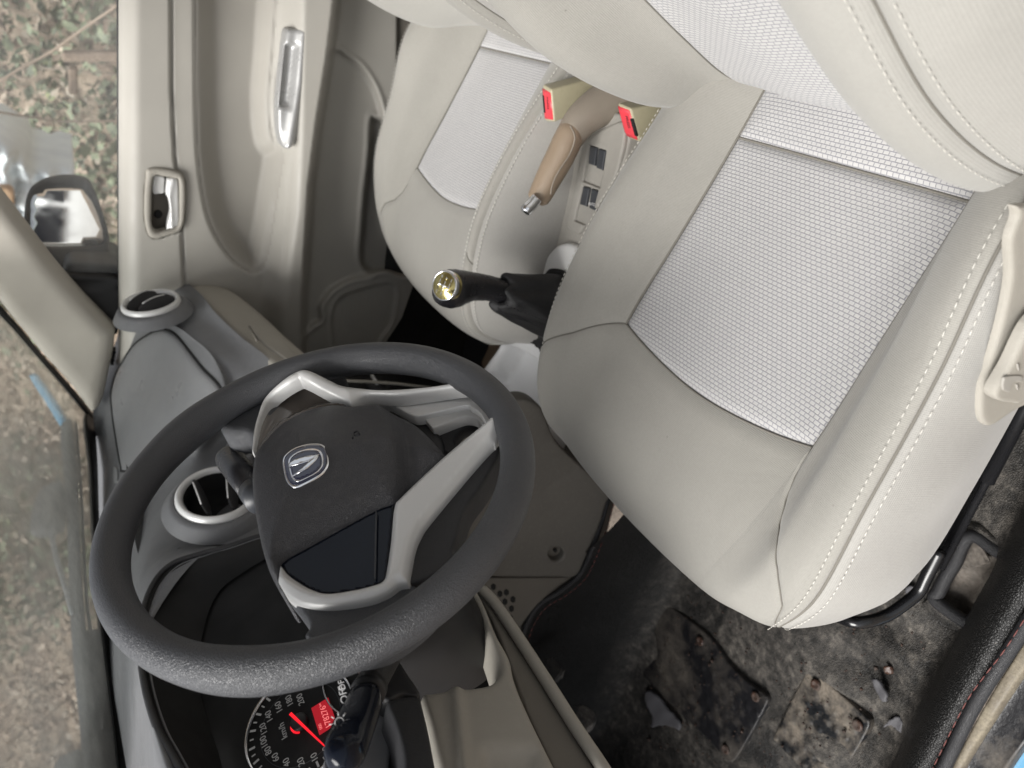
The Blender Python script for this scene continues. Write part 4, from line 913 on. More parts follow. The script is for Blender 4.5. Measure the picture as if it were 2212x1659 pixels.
# side glass and the black quarter panel
relief('window_glass', [(-80, -120, 1), (256, -120, 1), (258, 610, 1), (118, 590, 1), (-80, 380, 1)], pfn('y', -1.575, 1), M['glass'], door, 60, 0, 0, 0, n=1)
relief('quarter_panel', [(112, 566, 1), (128, 586), (155, 594), (250, 600), (261, 618), (262, 660), (254, 722, 1), (243, 726, 1), (180, 655)], pfn('y', -1.555, 1), M['black'], door, 10, 5, .004, .02, extra=lambda x, y, d: -.006 * math.exp(-((y - 612 - (x - 150) * .1) / 4) ** 2))
relief('glass_run', [(-60, 345, 1), (0, 415), (60, 492), (128, 582, 1), (140, 604, 1), (118, 583), (60, 505), (0, 432), (-60, 366, 1)], pfn('y', -1.548, 1), M['rubber'], door, 8, 3, .002, .02)
# ------------------------------------------------------------------ body shell parts that show: pillar, screen, cowl, sills
body = thing('car_shell', 'light blue car body with cream inner pillar and windscreen with dust and painted glare', 'car body', (.5, -.85, .5))
relief('windscreen_pillar', [(-60, 352, 1), (0, 424), (60, 502), (118, 578), (180, 648), (250, 719, 1), (247, 752), (237, 805), (225, 862), (214, 888), (203, 897), (196, 896), (150, 836), (90, 770), (40, 710), (0, 665), (-60, 596, 1)], pfn('y', -1.505, 1), M['pillar'], body, 12, 34, .022, .03)
P1, P2, P3 = at(199, 898, 'x', .86), at(258, 1600, 'x', 1.05), at(-20, 640, 'y', -1.53)
SN = unit(np.cross(P2 - P1, P3 - P1)); SN = SN if SN @ (O - P1) > 0 else -SN
sf = lambda x, y, off=0: at(x, y, tuple(SN), SN @ P1) + SN * off
relief('windscreen', [(-90, 570, 1), (199, 900, 1), (207, 1000), (210, 1131), (222, 1290), (235, 1400), (262, 1600), (300, 1780, 1), (-90, 1780, 1)], sf, M['screen'], body, 60, 0, 0, 0, n=4)
relief('screen_band', [(183, 905), (200, 899), (208, 1000), (212, 1131), (224, 1290), (238, 1400), (262, 1560), (290, 1760, 1), (262, 1760, 1), (246, 1600), (222, 1400), (206, 1250), (200, 1131), (194, 1010)], lambda x, y, off=0: sf(x, y, off + .004), M['rubber'], body, 9, 3, .002, .006)
relief('pillar_seal', [(-60, 600, 1), (0, 667), (40, 712), (90, 772), (150, 838), (200, 900, 1), (196, 906, 1), (140, 838), (80, 770), (30, 712), (0, 680), (-60, 612, 1)], lambda x, y, off=0: sf(x, y, off + .006), M['rubber'], body, 8, 2, .002, .006)
cw = lambda o_: (lambda x, y, off=0: sf(x, y, off - o_))
M['cowl'] = plastic('weathered grey cowl plastic', (.16, .165, .17), .6, .4, 400, .0006, .15, dust=.3)
relief('cowl', [(171, 905), (184, 903), (196, 1010), (203, 1131), (210, 1250), (226, 1400), (248, 1560), (275, 1760, 1), (240, 1760, 1), (225, 1560), (210, 1430), (199, 1310), (190, 1150), (178, 1010), (172, 950)], cw(.025), M['cowl'], body, 6, 0, 0, .01)
mb = MB(); mb.tube(cr([sf(a, b, -.02) for a, b in ((185, 905), (192, 980), (200, 1080), (205, 1170), (214, 1290), (232, 1420), (252, 1560))], 6), .003, 6); mb.build('cowl_seal', M['rubber'], body)
relief('bonnet_edge', [(112, 792), (130, 810), (154, 846), (174, 880), (187, 905), (182, 908), (168, 888), (146, 850), (122, 812)], cw(.03), M['paint'], body, 7, 3, .003, .01)
wp = thing('wiper', 'grey windscreen wiper resting on the glass, the one nearer the passenger pillar', 'wiper', tuple(sf(160, 1060, -.04)), 'windscreen wipers')
relief('pivot_cover', [(147, 1110), (150, 1070), (160, 1035), (176, 1018), (186, 1040), (190, 1090), (188, 1125), (178, 1130), (160, 1128), (152, 1122)], cw(.035), M['cowl'], wp, 8, 8, .008, .02, extra=lambda x, y, d: .002 if (155 < x < 172 and 1062 < y < 1105) else 0)
mb = MB(); mb.tube(cr([sf(a, b, -.03) for a, b in ((152, 1120), (154, 1150), (162, 1190), (176, 1235), (186, 1268), (198, 1310))], 6), [.004] * 31, 8); mb.build('arm', M['cowl'], wp)
wp2 = thing('wiper', 'grey windscreen wiper at the lower left corner, in front of the driver', 'wiper', tuple(sf(215, 1620, -.04)), 'windscreen wipers')
relief('pivot_cover', [(206, 1690), (207, 1640), (214, 1612), (228, 1590), (238, 1610), (246, 1660), (250, 1720), (215, 1720)], cw(.035), M['cowl'], wp2, 8, 8, .008, .02)
mb = MB(); mb.tube([sf(a, b, -.03) for a, b in ((212, 1690), (222, 1730), (236, 1790))], .004, 8); mb.build('arm', M['cowl'], wp2)
# driver's sill edge, at the lower right
relief('sill_strip', [(2300, 1240, 1), (2212, 1381), (2130, 1512), (2050, 1660), (2000, 1760, 1), (2030, 1760, 1), (2084, 1650), (2140, 1560), (2212, 1450), (2300, 1310, 1)], pfn('z', .585, 1), M['sill'], body, 9, 9, .008, .02)
relief('door_seal', [(2300, 1300, 1), (2212, 1445), (2140, 1556), (2080, 1655), (2020, 1760, 1), (2120, 1760, 1), (2183, 1655), (2230, 1590), (2300, 1490, 1)], pfn('z', .572, 1), M['pad_mud2'], body, 10, 12, .012, .03, extra=lambda x, y, d: .004 * math.exp(-(d / 9) ** 2))
relief('painted_sill', [(2110, 1760, 1), (2168, 1672), (2220, 1598), (2300, 1480, 1), (2400, 1480, 1), (2400, 1760, 1)], pfn('z', .560, 1), M['paint'], body, 16, 8, .006, .04)
# rear quarter: dark gap and belt anchor beside the passenger's seat
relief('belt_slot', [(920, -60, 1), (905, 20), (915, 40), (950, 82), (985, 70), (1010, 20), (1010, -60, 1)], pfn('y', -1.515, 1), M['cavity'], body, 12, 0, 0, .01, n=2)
ba = thing('seat_belt_anchor', 'pale plastic belt anchor tucked behind the passenger seat edge', 'belt anchor', tuple(at(958, 60, 'y', -1.49)))
relief('cover', [(938, 38), (952, 36), (968, 42), (977, 54), (972, 66), (955, 82), (950, 70), (944, 52)], pfn('y', -1.495, 1), M['buckle'], ba, 5, 4, .004, .02)
mb = MB(); mb.tube([at(938, 40, 'y', -1.488), at(947, 58, 'y', -1.488), at(951, 84, 'y', -1.488)], .005, 8); mb.build('strap_edge', M['beige'], ba)
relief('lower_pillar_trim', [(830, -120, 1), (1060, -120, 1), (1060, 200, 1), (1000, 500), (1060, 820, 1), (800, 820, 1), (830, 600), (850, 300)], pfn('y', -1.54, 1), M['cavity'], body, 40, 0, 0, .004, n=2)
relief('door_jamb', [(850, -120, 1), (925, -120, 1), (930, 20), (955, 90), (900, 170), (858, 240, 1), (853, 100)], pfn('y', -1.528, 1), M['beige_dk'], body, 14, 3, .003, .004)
# unseen roof, added to block overhead light, and the car's rear closing
mb = MB(); mb.box((-.60, -.86, 1.86), (.82, 0, 0), (0, .66, 0), (0, 0, .02)); mb.build('roof', M['pillar'], body, bevel=.02)
mb = MB(); mb.box((-.30, -1.60, .70), (1.25, 0, 0), (0, .015, 0), (0, 0, .62)); mb.build('side_panel', M['beige_dk'], body, bevel=.02)
mb = MB(); mb.box((1.42, -.88, .95), (.02, 0, 0), (0, .70, 0), (0, 0, .50)); mb.build('firewall', M['cavity'], body)
mb = MB(); mb.box((1.10, -.88, 1.30), (.32, 0, 0), (0, .68, 0), (0, 0, .07)); mb.build('scuttle', M['cavity'], body)
mb = MB(); mb.box((-.25, -.02 - 1.59, 1.62), (.10, 0, 0), (0, .02, 0), (0, 0, .28)); mb.build('centre_pillar', M['pillar'], body, bevel=.02)
# ------------------------------------------------------------------ outside mirror
mir = thing('wing_mirror', 'black wing mirror outside the passenger window reflecting gravel', 'wing mirror', tuple(at(140, 470, 'y', -1.76)))
Pm = at(140, 455, 'y', -1.76); dm = unit(ray(140, 455)); want = unit([-.93, -.33, -.05]); MN = unit(want - dm)
mfn = lambda x, y, off=0: at(x, y, tuple(MN), MN @ Pm) + MN * off
relief('mirror_glass', [(63, 466), (66, 423), (88, 407), (125, 399), (161, 399), (190, 411), (211, 449), (226, 505), (225, 520), (213, 527), (170, 531), (125, 532), (72, 528), (61, 508)], mfn, M['mirror'], mir, 14, 0, 0, .004)
hs_ = [(51, 478), (56, 425), (71, 398), (107, 380), (154, 375), (190, 384), (206, 408), (222, 455), (236, 505), (238, 540), (252, 560), (252, 596), (190, 590), (128, 582), (100, 555), (70, 540), (54, 515)]
relief('housing', hs_, lambda x, y, off=0: at(x, y, tuple(MN), MN @ Pm) + MN * (off + .006), M['black'], mir, 9, 12, .012, .07, holes=[[(63, 466), (66, 423), (88, 407), (125, 399), (161, 399), (190, 411), (211, 449), (226, 505), (225, 520), (213, 527), (170, 531), (125, 532), (72, 528), (61, 508)]])
relief('housing_back', hs_, lambda x, y, off=0: at(x, y, tuple(MN), MN @ Pm) + MN * (off - .02), M['black'], mir, 20, 10, .01, .05)
mb = MB(); mb.box(at(200, 572, 'y', -1.66), (.028, 0, 0), (0, .085, 0), (0, 0, .05)); mb.build('mirror_arm', M['black'], mir, bevel=.015)
# ------------------------------------------------------------------ floor mat of the driver's footwell
fm = thing('floor_mat', 'dirty black moulded floor mat with raised edges under the driver seat', 'floor mat', (.8, -.55, .5))
xs = [-.1, .15, .35, .45, .55, .70, .90, 1.08, 1.18, 1.28, 1.34, 1.40]
def zr(x): return .5 + .25 * max(0, x - 1.08) + 1.4 * max(0, x - 1.26)
prof = [(-.86, .80), (-.845, .72), (-.835, .62), (-.815, .53), (-.77, .502), (-.60, .50), (-.45, .50), (-.385, .503), (-.357, .512), (-.335, .545), (-.312, .585), (-.292, .602), (-.280, .598), (-.276, .575)]
prof_in = lambda x: np.interp(x, [.3, .6, .85, 1.0, 1.4], [-.80 + .12, -.80 + .05, -.86 + .0, -.93, -.95])
rows = []
for x in xs:
    r = []
    for i, (y, z) in enumerate(prof):
        if i < 5:
            sh = prof_in(x) + .86; zt = np.interp(x, [.5, .62, .75, .85, .95, 1.4], [.70, .72, .735, .79, .83, .85])
            zz_ = .5 + (z - .5) / .30 * (zt - .5); r.append((x, y + sh * (1 - i / 5), max(zz_, 0) + (zr(x) - .5) * (i / 5)))
        else: r.append((x, y, z + (zr(x) - .5) * (1 if i < 8 else .6)))
    rows.append(r)
FN = Net(rows, 14, 12, (0, 0, 1))
hole_c = [(2092, 1160), (2112, 1160), (2140, 1180), (2172, 1205), (2166, 1235), (2145, 1270), (2120, 1315), (2098, 1345), (2080, 1340), (2021, 1296), (2028, 1278), (2045, 1245), (2065, 1212), (2078, 1180)]
def on_plane(z, base=0): return lambda x, y, off=0: at(x, y, 'z', z) + np.array([0, 0, off])
HP = np.array([at(a, b, 'z', .503)[:2] for a, b in hole_c])
def fold(G, U, W):
    x, y, z = G[..., 0], G[..., 1], G[..., 2]; flat = np.exp(-((z - .5) / .03) ** 2)
    o = flat * (.0035 * np.sin(23 * x - 14 * y + 2.2 * np.sin(9 * y)) + .002 * np.sin(41 * x + 17 * y + 1.5 * np.sin(13 * x)))
    o += flat * .0055 * np.sin(70 * x + 30 * y + 2 * np.sin(11 * x)) * np.exp(-((y + .44) / .06) ** 2) * (x > .5)
    o += .004 * np.sin(18 * x + 3 * np.sin(7 * x)) * np.exp(-((y + .33) / .03) ** 2)
    return o
FN.panel('mat', M['mat'], fm, 0, 11, 0, 13, 0, .01, '', k=1, extra=fold)
mo = bpy.data.objects['mat']; bm = bmesh.new(); bm.from_mesh(mo.data)
ins = inside(np.array([[v.co.x, v.co.y] for v in bm.verts]), HP); bmesh.ops.delete(bm, geom=[v for v, k_ in zip(list(bm.verts), ins) if k_ and v.co.z < .57], context='VERTS'); bm.to_mesh(mo.data); bm.free()
mb = MB(); mb.tube([at(a, b, 'z', .510) for a, b in smooth_outline(hole_c, 5)], .0085, 10, True); mb.build('hole_binding', M['black_soft'], fm)
# collar of raised mat around the opening
v = []; oc = smooth_outline(hole_c, 5); cc = oc.mean(0)
for s, z in ((1.0, .510), (1.12, .514), (1.26, .509), (1.42, .497)): v += [at(*(cc + (p - cc) * s), 'z', z) for p in oc]
mesh('opening_rim', v, grid_faces(4, len(oc), True), M['mat'], fm)
fp = thing('floor_pan', 'bare dirty metal floor showing through the opening in the mat', 'floor pan', tuple(at(2095, 1250, 'z', .48)))
relief('metal_floor', [(2040, 1110), (2130, 1120), (2200, 1200), (2170, 1280), (2100, 1380), (2000, 1330), (1990, 1270)], on_plane(.482), M['dirt_metal'], fp, 10, 6, .004, .004, extra=lambda x, y, d: .004 * math.sin(x * .08 + y * .05) + .003 * math.sin(y * .11 - x * .04))
relief('crumpled_film', [(2088, 1165), (2100, 1164), (2122, 1182), (2137, 1210), (2120, 1222), (2095, 1228), (2068, 1232), (2062, 1222), (2075, 1195)], on_plane(.488), M['dirt_metal'], fp, 6, 3, .002, .002, extra=lambda x, y, d: .005 * abs(math.sin(x * .17 - y * .1)) )
# piping with red stitches along the raised edges
def edge_cord(pts, z, name, r=.0045):
    c = cr([at(a, b, 'z', z) for a, b in pts], 8); mb = MB(); mb.tube(c, r, 8); return mb.build(name, M['black_soft'], fm), c
M['redthread'] = plastic('faded red thread', (.12, .035, .03), .7)
_, c1 = edge_cord([(2300, 1212), (2212, 1356), (2110, 1516), (2046, 1645), (1990, 1760)], .597, 'edge_cord', .0075)
c = cr([at(a, b, 'z', .6075) for a, b in ((2300, 1198), (2212, 1339), (2168, 1407), (2126, 1461), (2084, 1522), (2015, 1659), (1965, 1760))], 8)
stitches('red_stitching', lambda t: np.array([np.interp(t, np.linspace(0, 1, len(c)), c[:, i]) for i in range(3)]), 0, M['redthread'], fm, .011, .0007, .8)
EL = [(1325, 1050, .615), (1313, 1079, .625), (1300, 1125, .66), (1277, 1190, .71), (1250, 1243, .76), (1208, 1278, .785), (1166, 1304, .81), (1140, 1343, .84), (1120, 1400, .88)]
c = cr([at(a, b, 'x', x) for a, b, x in EL], 8); mb = MB(); mb.tube(c, .005, 8); mb.build('edge_cord', M['black_soft'], fm)
c2 = c + np.array([0, .012, -.004]); stitches('red_stitching', lambda t: np.array([np.interp(t, np.linspace(0, 1, len(c2)), c2[:, i]) for i in range(3)]), 0, M['redthread'], fm, .008, .0008, .8)
# heel pads
def heel(outline, label, mat, ovals, rivets, z=.507):
    t = thing('heel_pad', label, 'heel pad', tuple(at(*np.mean([p[:2] for p in outline], 0), 'z', z)), 'rubber heel pads riveted to the floor mat')
    ov = np.array(ovals, float)
    def ex(x, y, d):
        if not len(ov): return 0
        q = ov[:, :2] - [x, y]; a = np.radians(ov[:, 2]); u = q[:, 0] * np.cos(a) + q[:, 1] * np.sin(a); w_ = -q[:, 0] * np.sin(a) + q[:, 1] * np.cos(a)
        s = np.hypot(u / ov[:, 3], w_ / ov[:, 4]).min(); return .0016 * (1 / (1 + math.exp((s - 1) * 9)))
    relief('rubber_sheet', outline, on_plane(z), mat, t, 4, 5, .002, .014, extra=ex)
    for x, y in rivets:
        p = at(x, y, 'z', z + .003); vs = []
        for r, h in ((.0085, 0), (.0075, .002), (.005, .0022), (.003, .0008), (.0001, .0006)): vs += [p + np.array([r * math.cos(a), r * math.sin(a), h]) for a in np.linspace(0, 2 * math.pi, 20, endpoint=False)]
        mesh('rivet', vs, grid_faces(5, 20, True), M['rivet'], t)
    return t
O1 = [(1407, 1285), (1432, 1300), (1475, 1330), (1520, 1365), (1545, 1392), (1570, 1430), (1605, 1466), (1645, 1496), (1656, 1508), (1654, 1524), (1622, 1585), (1592, 1634), (1580, 1645), (1566, 1642), (1548, 1620), (1520, 1590), (1488, 1560), (1440, 1515), (1400, 1472), (1362, 1432), (1355, 1420), (1356, 1396), (1375, 1350), (1396, 1300)]
ovs = []
for i in range(7):
    for j in range(5):
        x = 1490 + i * 19 - j * 15 + 30; y = 1480 + i * 17 + j * 17 - 40; ovs.append((x, y, 62, 9.5, 3.4))
for i in range(6):
    for j in range(3): ovs.append((1400 + i * 22 - j * 12, 1350 + i * 22 + j * 22, 55, 13, 3))
heel(O1, 'long muddy black heel pad riveted to the mat, under the seat front', M['pad_mud2'], ovs, [(1415, 1305), (1512, 1385), (1361, 1408), (1632, 1505), (1567, 1619)], .505)
O2 = [(1740, 1456), (1752, 1450), (1765, 1454), (1810, 1496), (1868, 1548), (1877, 1560), (1873, 1580), (1845, 1630), (1810, 1690), (1795, 1705), (1770, 1702), (1720, 1650), (1678, 1606), (1672, 1592), (1680, 1572), (1704, 1522), (1726, 1480)]
ov2 = [(1760 + i * 21 - j * 17, 1500 + i * 19 + j * 19, 62, (11.5, 8, 5.5)[(i + j) % 3], (5.5, 5, 5)[(i + j) % 3]) for i in range(5) for j in range(6)]
heel(O2, 'smaller square heel pad caked with light mud, near the sill', M['pad_mud'], ov2, [(1762, 1479), (1852, 1567)], .505)
# scraps
def scrap(name, label, cat, pts, z, mat, group, h=.0012, sc=.6):
    c = np.mean(pts, 0); rj = random.Random(int(c[0])); q = resample(np.array(pts, float), len(pts) * 3, True); pts = [(a + rj.uniform(-1.6, 1.6), b + rj.uniform(-1.6, 1.6)) for a, b in q]; o = relief(name, pts, on_plane(z), mat, None, 4, 0, 0, .004, n=1, extra=lambda x, y, d: h * (math.sin(x * .21 * sc + y * .1) * .5 + .5)); tag(o, label, cat, group); return o
scrap('paper_scrap', 'torn grey paper scrap lying beside the long heel pad', 'paper scrap', [(1391, 1497), (1401, 1492), (1420, 1502), (1440, 1528), (1460, 1552), (1470, 1565), (1466, 1578), (1452, 1568), (1428, 1567), (1406, 1572), (1410, 1550), (1398, 1528)], .512, M['flake'], None)
scrap('flake', 'pale flake on the mat just under the bar of the driver seat', 'flake', [(1955, 1268), (1970, 1266), (1984, 1290), (1982, 1306), (1970, 1305), (1958, 1285)], .508, M['flake'], 'peeled flakes on the floor mat')
scrap('flake', 'pale long flake between the square heel pad and the sill', 'flake', [(1883, 1467), (1893, 1464), (1905, 1480), (1915, 1500), (1913, 1518), (1902, 1510), (1890, 1488)], .512, M['flake'], 'peeled flakes on the floor mat')
scrap('flake', 'pale flake nearest the bottom edge of the picture on the mat', 'flake', [(1932, 1550), (1942, 1548), (1950, 1564), (1945, 1582), (1936, 1576), (1924, 1566), (1908, 1572), (1918, 1558)], .508, M['flake'], 'peeled flakes on the floor mat')
scrap('flake', 'small flake near the far end of the long heel pad', 'flake', [(1418, 1205), (1428, 1208), (1440, 1206), (1451, 1226), (1444, 1232), (1432, 1226)], .508, M['flake'], 'peeled flakes on the floor mat', .002)
scrap('flake', 'small dim flake on the dark mat between the two pedals', 'flake', [(1282, 1468), (1294, 1466), (1304, 1468), (1302, 1480), (1288, 1478)], .508, M['flake'], 'peeled flakes on the floor mat', .002)
scrap('flake', 'narrow grey flake at the far left corner of the long heel pad', 'flake', [(1333, 1412), (1344, 1410), (1352, 1420), (1346, 1438), (1335, 1430)], .510, M['flake'], 'peeled flakes on the floor mat', .002)
scrap('earth_crumb', 'crumb of dry earth beside the square heel pad', 'crumb', [(1912 - 1, 1440), (1921, 1437), (1928, 1444), (1926, 1456), (1915, 1455)], .508, M['rivet'], None, .004)
mb = MB(); mb.tube(cr([at(a, b, 'z', .509) for a, b in ((1973, 1425), (1990, 1440), (2012, 1458), (2018, 1469))], 4), [.0012] * 12 + [.0005], 6); tag(mb.build('straw_stalk', M['straw']), 'thin dry straw stalk lying on the mat near the sill', 'straw')
# litter of crumbs: uncountable
mb = MB(); r_ = random.Random(3)
for _ in range(520):
    x = r_.uniform(.42, 1.15); y = r_.uniform(-.78, -.38); s = r_.uniform(.0008, .0028) * (2 if r_.random() < .05 else 1); a = r_.uniform(0, 3)
    j = [r_.uniform(.6, 1.3) for _ in range(4)]
    mb.add([(x + s * math.cos(a + k_ * 1.57) * j[k_], y + s * math.sin(a + k_ * 1.57) * j[k_], .508 + .0006 * k_) for k_ in range(4)] + [(x, y, .508 + s * .9)], [(0, 1, 4), (1, 2, 4), (2, 3, 4), (3, 0, 4), (0, 3, 2, 1)])
tag(mb.build('floor_litter', M['rivet']), 'fine grit and crumbs strewn over the floor mat', 'grit', kind='stuff')
# pedals
def pedal(name, label, c4, Xp, ribs):
    t = thing(name, label, 'pedal', tuple(at(*np.mean(c4, 0), 'x', Xp)), 'driver pedals')
    f_ = pfn('x', Xp, -1); relief('pad', c4, f_, M['pedal'], t, 3.5, 4, .003, .012, extra=ribs)
    p = at(*np.mean(c4, 0), 'x', Xp + .015); mb = MB(); mb.tube([p, p + np.array([.04, 0, .06]), p + np.array([.08, .0, .20])], .008, 8); mb.build('arm', M['metal_blk'], t); return t
pedal('brake_pedal', 'ribbed worn pedal just below the beige dashboard rail', [(1163, 1436), (1180, 1426), (1193, 1422), (1208, 1432), (1220, 1450), (1205, 1462), (1190, 1476), (1178, 1462)], .98, lambda x, y, d: .004 * (math.sin((x * .83 + y * .55) * 1.05) > .1))
pedal('clutch_pedal', 'rounded grey pedal with diagonal grooves, lower of the two', [(1229, 1535), (1246, 1524), (1262, 1522), (1282, 1534), (1290, 1550), (1284, 1562), (1270, 1572), (1264, 1583), (1252, 1570), (1240, 1552)], .96, lambda x, y, d: -.002 * (math.sin((x * .8 - y * .25) * .9) > .75))
# passenger's side floor and the dark mat edge
pf = thing('passenger_floor_mat', 'black carpet mat in the far footwell beyond the gear lever', 'floor mat', (.8, -1.3, .5))
rows = [[(x, y, z + .9 * max(0, x - 1.1)) for y, z in ((-1.47, .66), (-1.44, .53), (-1.40, .50), (-1.2, .50), (-1.02, .505), (-.99, .56), (-.97, .72))] for x in (.2, .5, .8, 1.1, 1.35)]
Net(rows, 8, 8, (0, 0, 1)).panel('mat', M['black_soft'], pf, 0, 4, 0, 6, 0, .01, '', k=1)
cb = relief('cardboard_piece', [(1040, 785), (1052, 757), (1060, 738), (1076, 745), (1068, 765), (1052, 795)], pfn('z', .62, 1), plastic('brown cardboard', (.24, .17, .11), .8), None, 6, 1, .001, .003); tag(cb, 'brown cardboard piece in the far footwell beside the silver tray', 'cardboard')
# ------------------------------------------------------------------ centre console, switches, tray, levers, buckles
con = thing('centre_console', 'warm grey centre console with silver tray and window switches', 'centre console', (.2, -.88, .7))
mb = MB(); mb.box((.02, -.868, .70), (.36, 0, 0), (0, .058, 0), (0, 0, .12)); mb.build('body', M['console'], con, bevel=.015, seg=4)
zc = .836
cf = pfn('z', zc, 1)
relief('console_top', [(1250, 240), (1345, 245), (1362, 262), (1350, 330), (1335, 400), (1290, 480), (1230, 560), (1170, 600), (1165, 560), (1195, 490), (1220, 430), (1235, 340)], cf, M['console'], con, 9, 8, .006, .05)
PL = [(1262, 310), (1290, 285), (1342, 262), (1349, 290), (1340, 340), (1327, 384), (1300, 430), (1265, 480), (1251, 504), (1240, 502), (1223, 486), (1230, 450), (1240, 400), (1252, 340)]
P1_ = [(1272, 313, 1), (1308, 325, 1), (1301, 370), (1293, 405, 1), (1258, 391, 1), (1265, 350)]
P2_ = [(1258, 400, 1), (1291, 411, 1), (1280, 450), (1266, 488, 1), (1240, 476, 1), (1248, 440)]
sw = relief('switch_panel', PL, lambda x, y, off=0: at(x, y, 'z', zc + .004) + np.array([0, 0, off]), M['console'], con, 6, 4, .003, .005, holes=[P1_, P2_])
relief('switch_well', [(1250, 300), (1320, 315), (1300, 420), (1275, 500), (1230, 485), (1240, 400)], pfn('z', zc - .012, 1), M['console'], sw, 10, 0, 0, .002)
for o_, lab in (([(1273, 314), (1288, 318), (1283, 358), (1269, 353)], None), ([(1292, 320), (1307, 325), (1300, 368), (1286, 362)], None), ([(1259, 402), (1272, 406), (1265, 446), (1251, 441)], None), ([(1276, 407), (1290, 412), (1285, 456), (1271, 449)], 'AUTO')):
    q = relief('window_switch', [(a, b, 1) for a, b in o_], pfn('z', zc + .004, 1), M['switch'], sw, 4, 3, .002, .014, extra=lambda x, y, d: 0, n=3)
    if lab:
        p = at(1278, 441, 'z', zc + .0048); ex = unit(at(1286, 443, 'z', zc + .0048) - p); ey = np.cross([0, 0, 1], ex); setpar(textmesh('print', lab, .0055, frameM(p, ex, ey, (0, 0, 1)), M['white_ink'], None, .0001), q)
# silver tray and gaiter ring
RIM = [(1104, 698), (1125, 690), (1160, 700), (1200, 740), (1215, 800), (1190, 860), (1168, 905), (1158, 965), (1135, 1010), (1100, 980), (1050, 900), (1020, 830), (1040, 800), (1075, 750)]
WEL = np.array([(1087, 748), (1100, 745), (1150, 772), (1175, 800), (1168, 840), (1158, 862), (1130, 915), (1105, 925), (1070, 880), (1045, 830), (1066, 790)], float)
WL = smooth_outline([tuple(p) for p in WEL], 6)
def tray(x, y, d):
    Q_ = np.array([[x, y]]); dd = segdist(Q_, WL)[0]; s = dd if inside(Q_, WL)[0] else -dd
    t = min(max((s + 1) / 8, 0), 1); return -.045 * t * t * (3 - 2 * t)
relief('silver_tray', RIM, pfn('z', .808, 1), M['tray'], con, 4, 7, .006, .05, extra=tray)
relief('gaiter_slot', [(1112, 708), (1125, 702), (1165, 708), (1200, 735), (1190, 790), (1165, 760), (1130, 735)], pfn('z', .812, 1), M['silver_lt'], con, 5, 5, .004, .01)
relief('gaiter_slot_lining', [(1119, 712), (1130, 708), (1165, 714), (1195, 740), (1185, 780), (1160, 750), (1132, 730)], pfn('z', .8135, 1), M['cavity'], con, 5, 3, .002, .004, extra=lambda x, y, d: .003 * (math.sin(x * .9 - y * .3) > .3))
GR = [(1158, 598), (1168, 568), (1185, 545), (1203, 528), (1228, 524), (1250, 540), (1252, 590), (1232, 640), (1200, 660), (1166, 640)]
relief('gaiter_surround', GR, pfn('z', .846, 1), M['silver_lt'], con, 6, 9, .008, .03)
relief('gaiter_opening', [(1170, 610), (1180, 588), (1192, 580), (1215, 584), (1226, 600), (1215, 640), (1190, 650), (1168, 635)], pfn('z', .850, 1), M['cavity'], con, 6, 0, 0, .002)
# tunnel side with the round screw hole
TS = [(900, 1000, 1), (985, 960), (1100, 870), (1165, 875), (1200, 950), (1260, 1010), (1325, 1070, 1), (1312, 1085), (1299, 1128), (1276, 1190), (1248, 1244), (1200, 1248), (1120, 1248), (1040, 1246), (900, 1244, 1)]
relief('tunnel_side', TS, pfn('y', -.800, 1), M['tunnel'], con, 12, 6, .004, .02, holes=[[(1186, 1198), (1190, 1188), (1201, 1183), (1213, 1187), (1218, 1197), (1213, 1208), (1202, 1212), (1190, 1208)]], extra=lambda x, y, d: -.0035 * math.exp(-((y - 1060 - (1170 - x) * .62) / 2.2) ** 2) * (x > 1090))
relief('screw_recess', [(1180, 1180), (1222, 1180), (1222, 1216), (1180, 1216)], pfn('y', -.812, 1), M['beige_dk'], con, 6, 0, 0, .004)
relief('screw_head', [(1196, 1190), (1201, 1186), (1205, 1190), (1200, 1195)], pfn('y', -.808, 1), M['cavity'], con, 3, 1, .001, .002)
hv = []
for i in range(4):
    for j in range(3):
        cx0, cy0 = 1066 + i * 14 - j * 3, 1268 + j * 20 + (i % 2) * 9 + i * 6
        hv.append([(cx0 + 6 * math.cos(math.radians(60 * k_ + 30)), cy0 + 7.5 * math.sin(math.radians(60 * k_ + 30))) for k_ in range(6)])
relief('lower_tunnel_side', [(1020, 1250, 1), (1246, 1248, 1), (1236, 1260), (1208, 1280), (1168, 1306), (1142, 1346), (1125, 1400), (1060, 1380), (1020, 1300)], pfn('y', -.803, 1), M['beige_dk'], con, 9, 3, .002, .02)
mb_ = []
for h_ in hv: mb_.append(relief('h', h_, pfn('y', -.8025, 1), M['cavity'], None, 5, 0, 0, .001, n=1))
setpar(join(mb_, 'heater_grille_holes'), con)
# ------------------------------------------------------------------ gear lever
gl = thing('gear_lever', 'black gear lever with gold topped knob and leather gaiter', 'gear lever', tuple(at(1180, 640, 'y', -.88)))
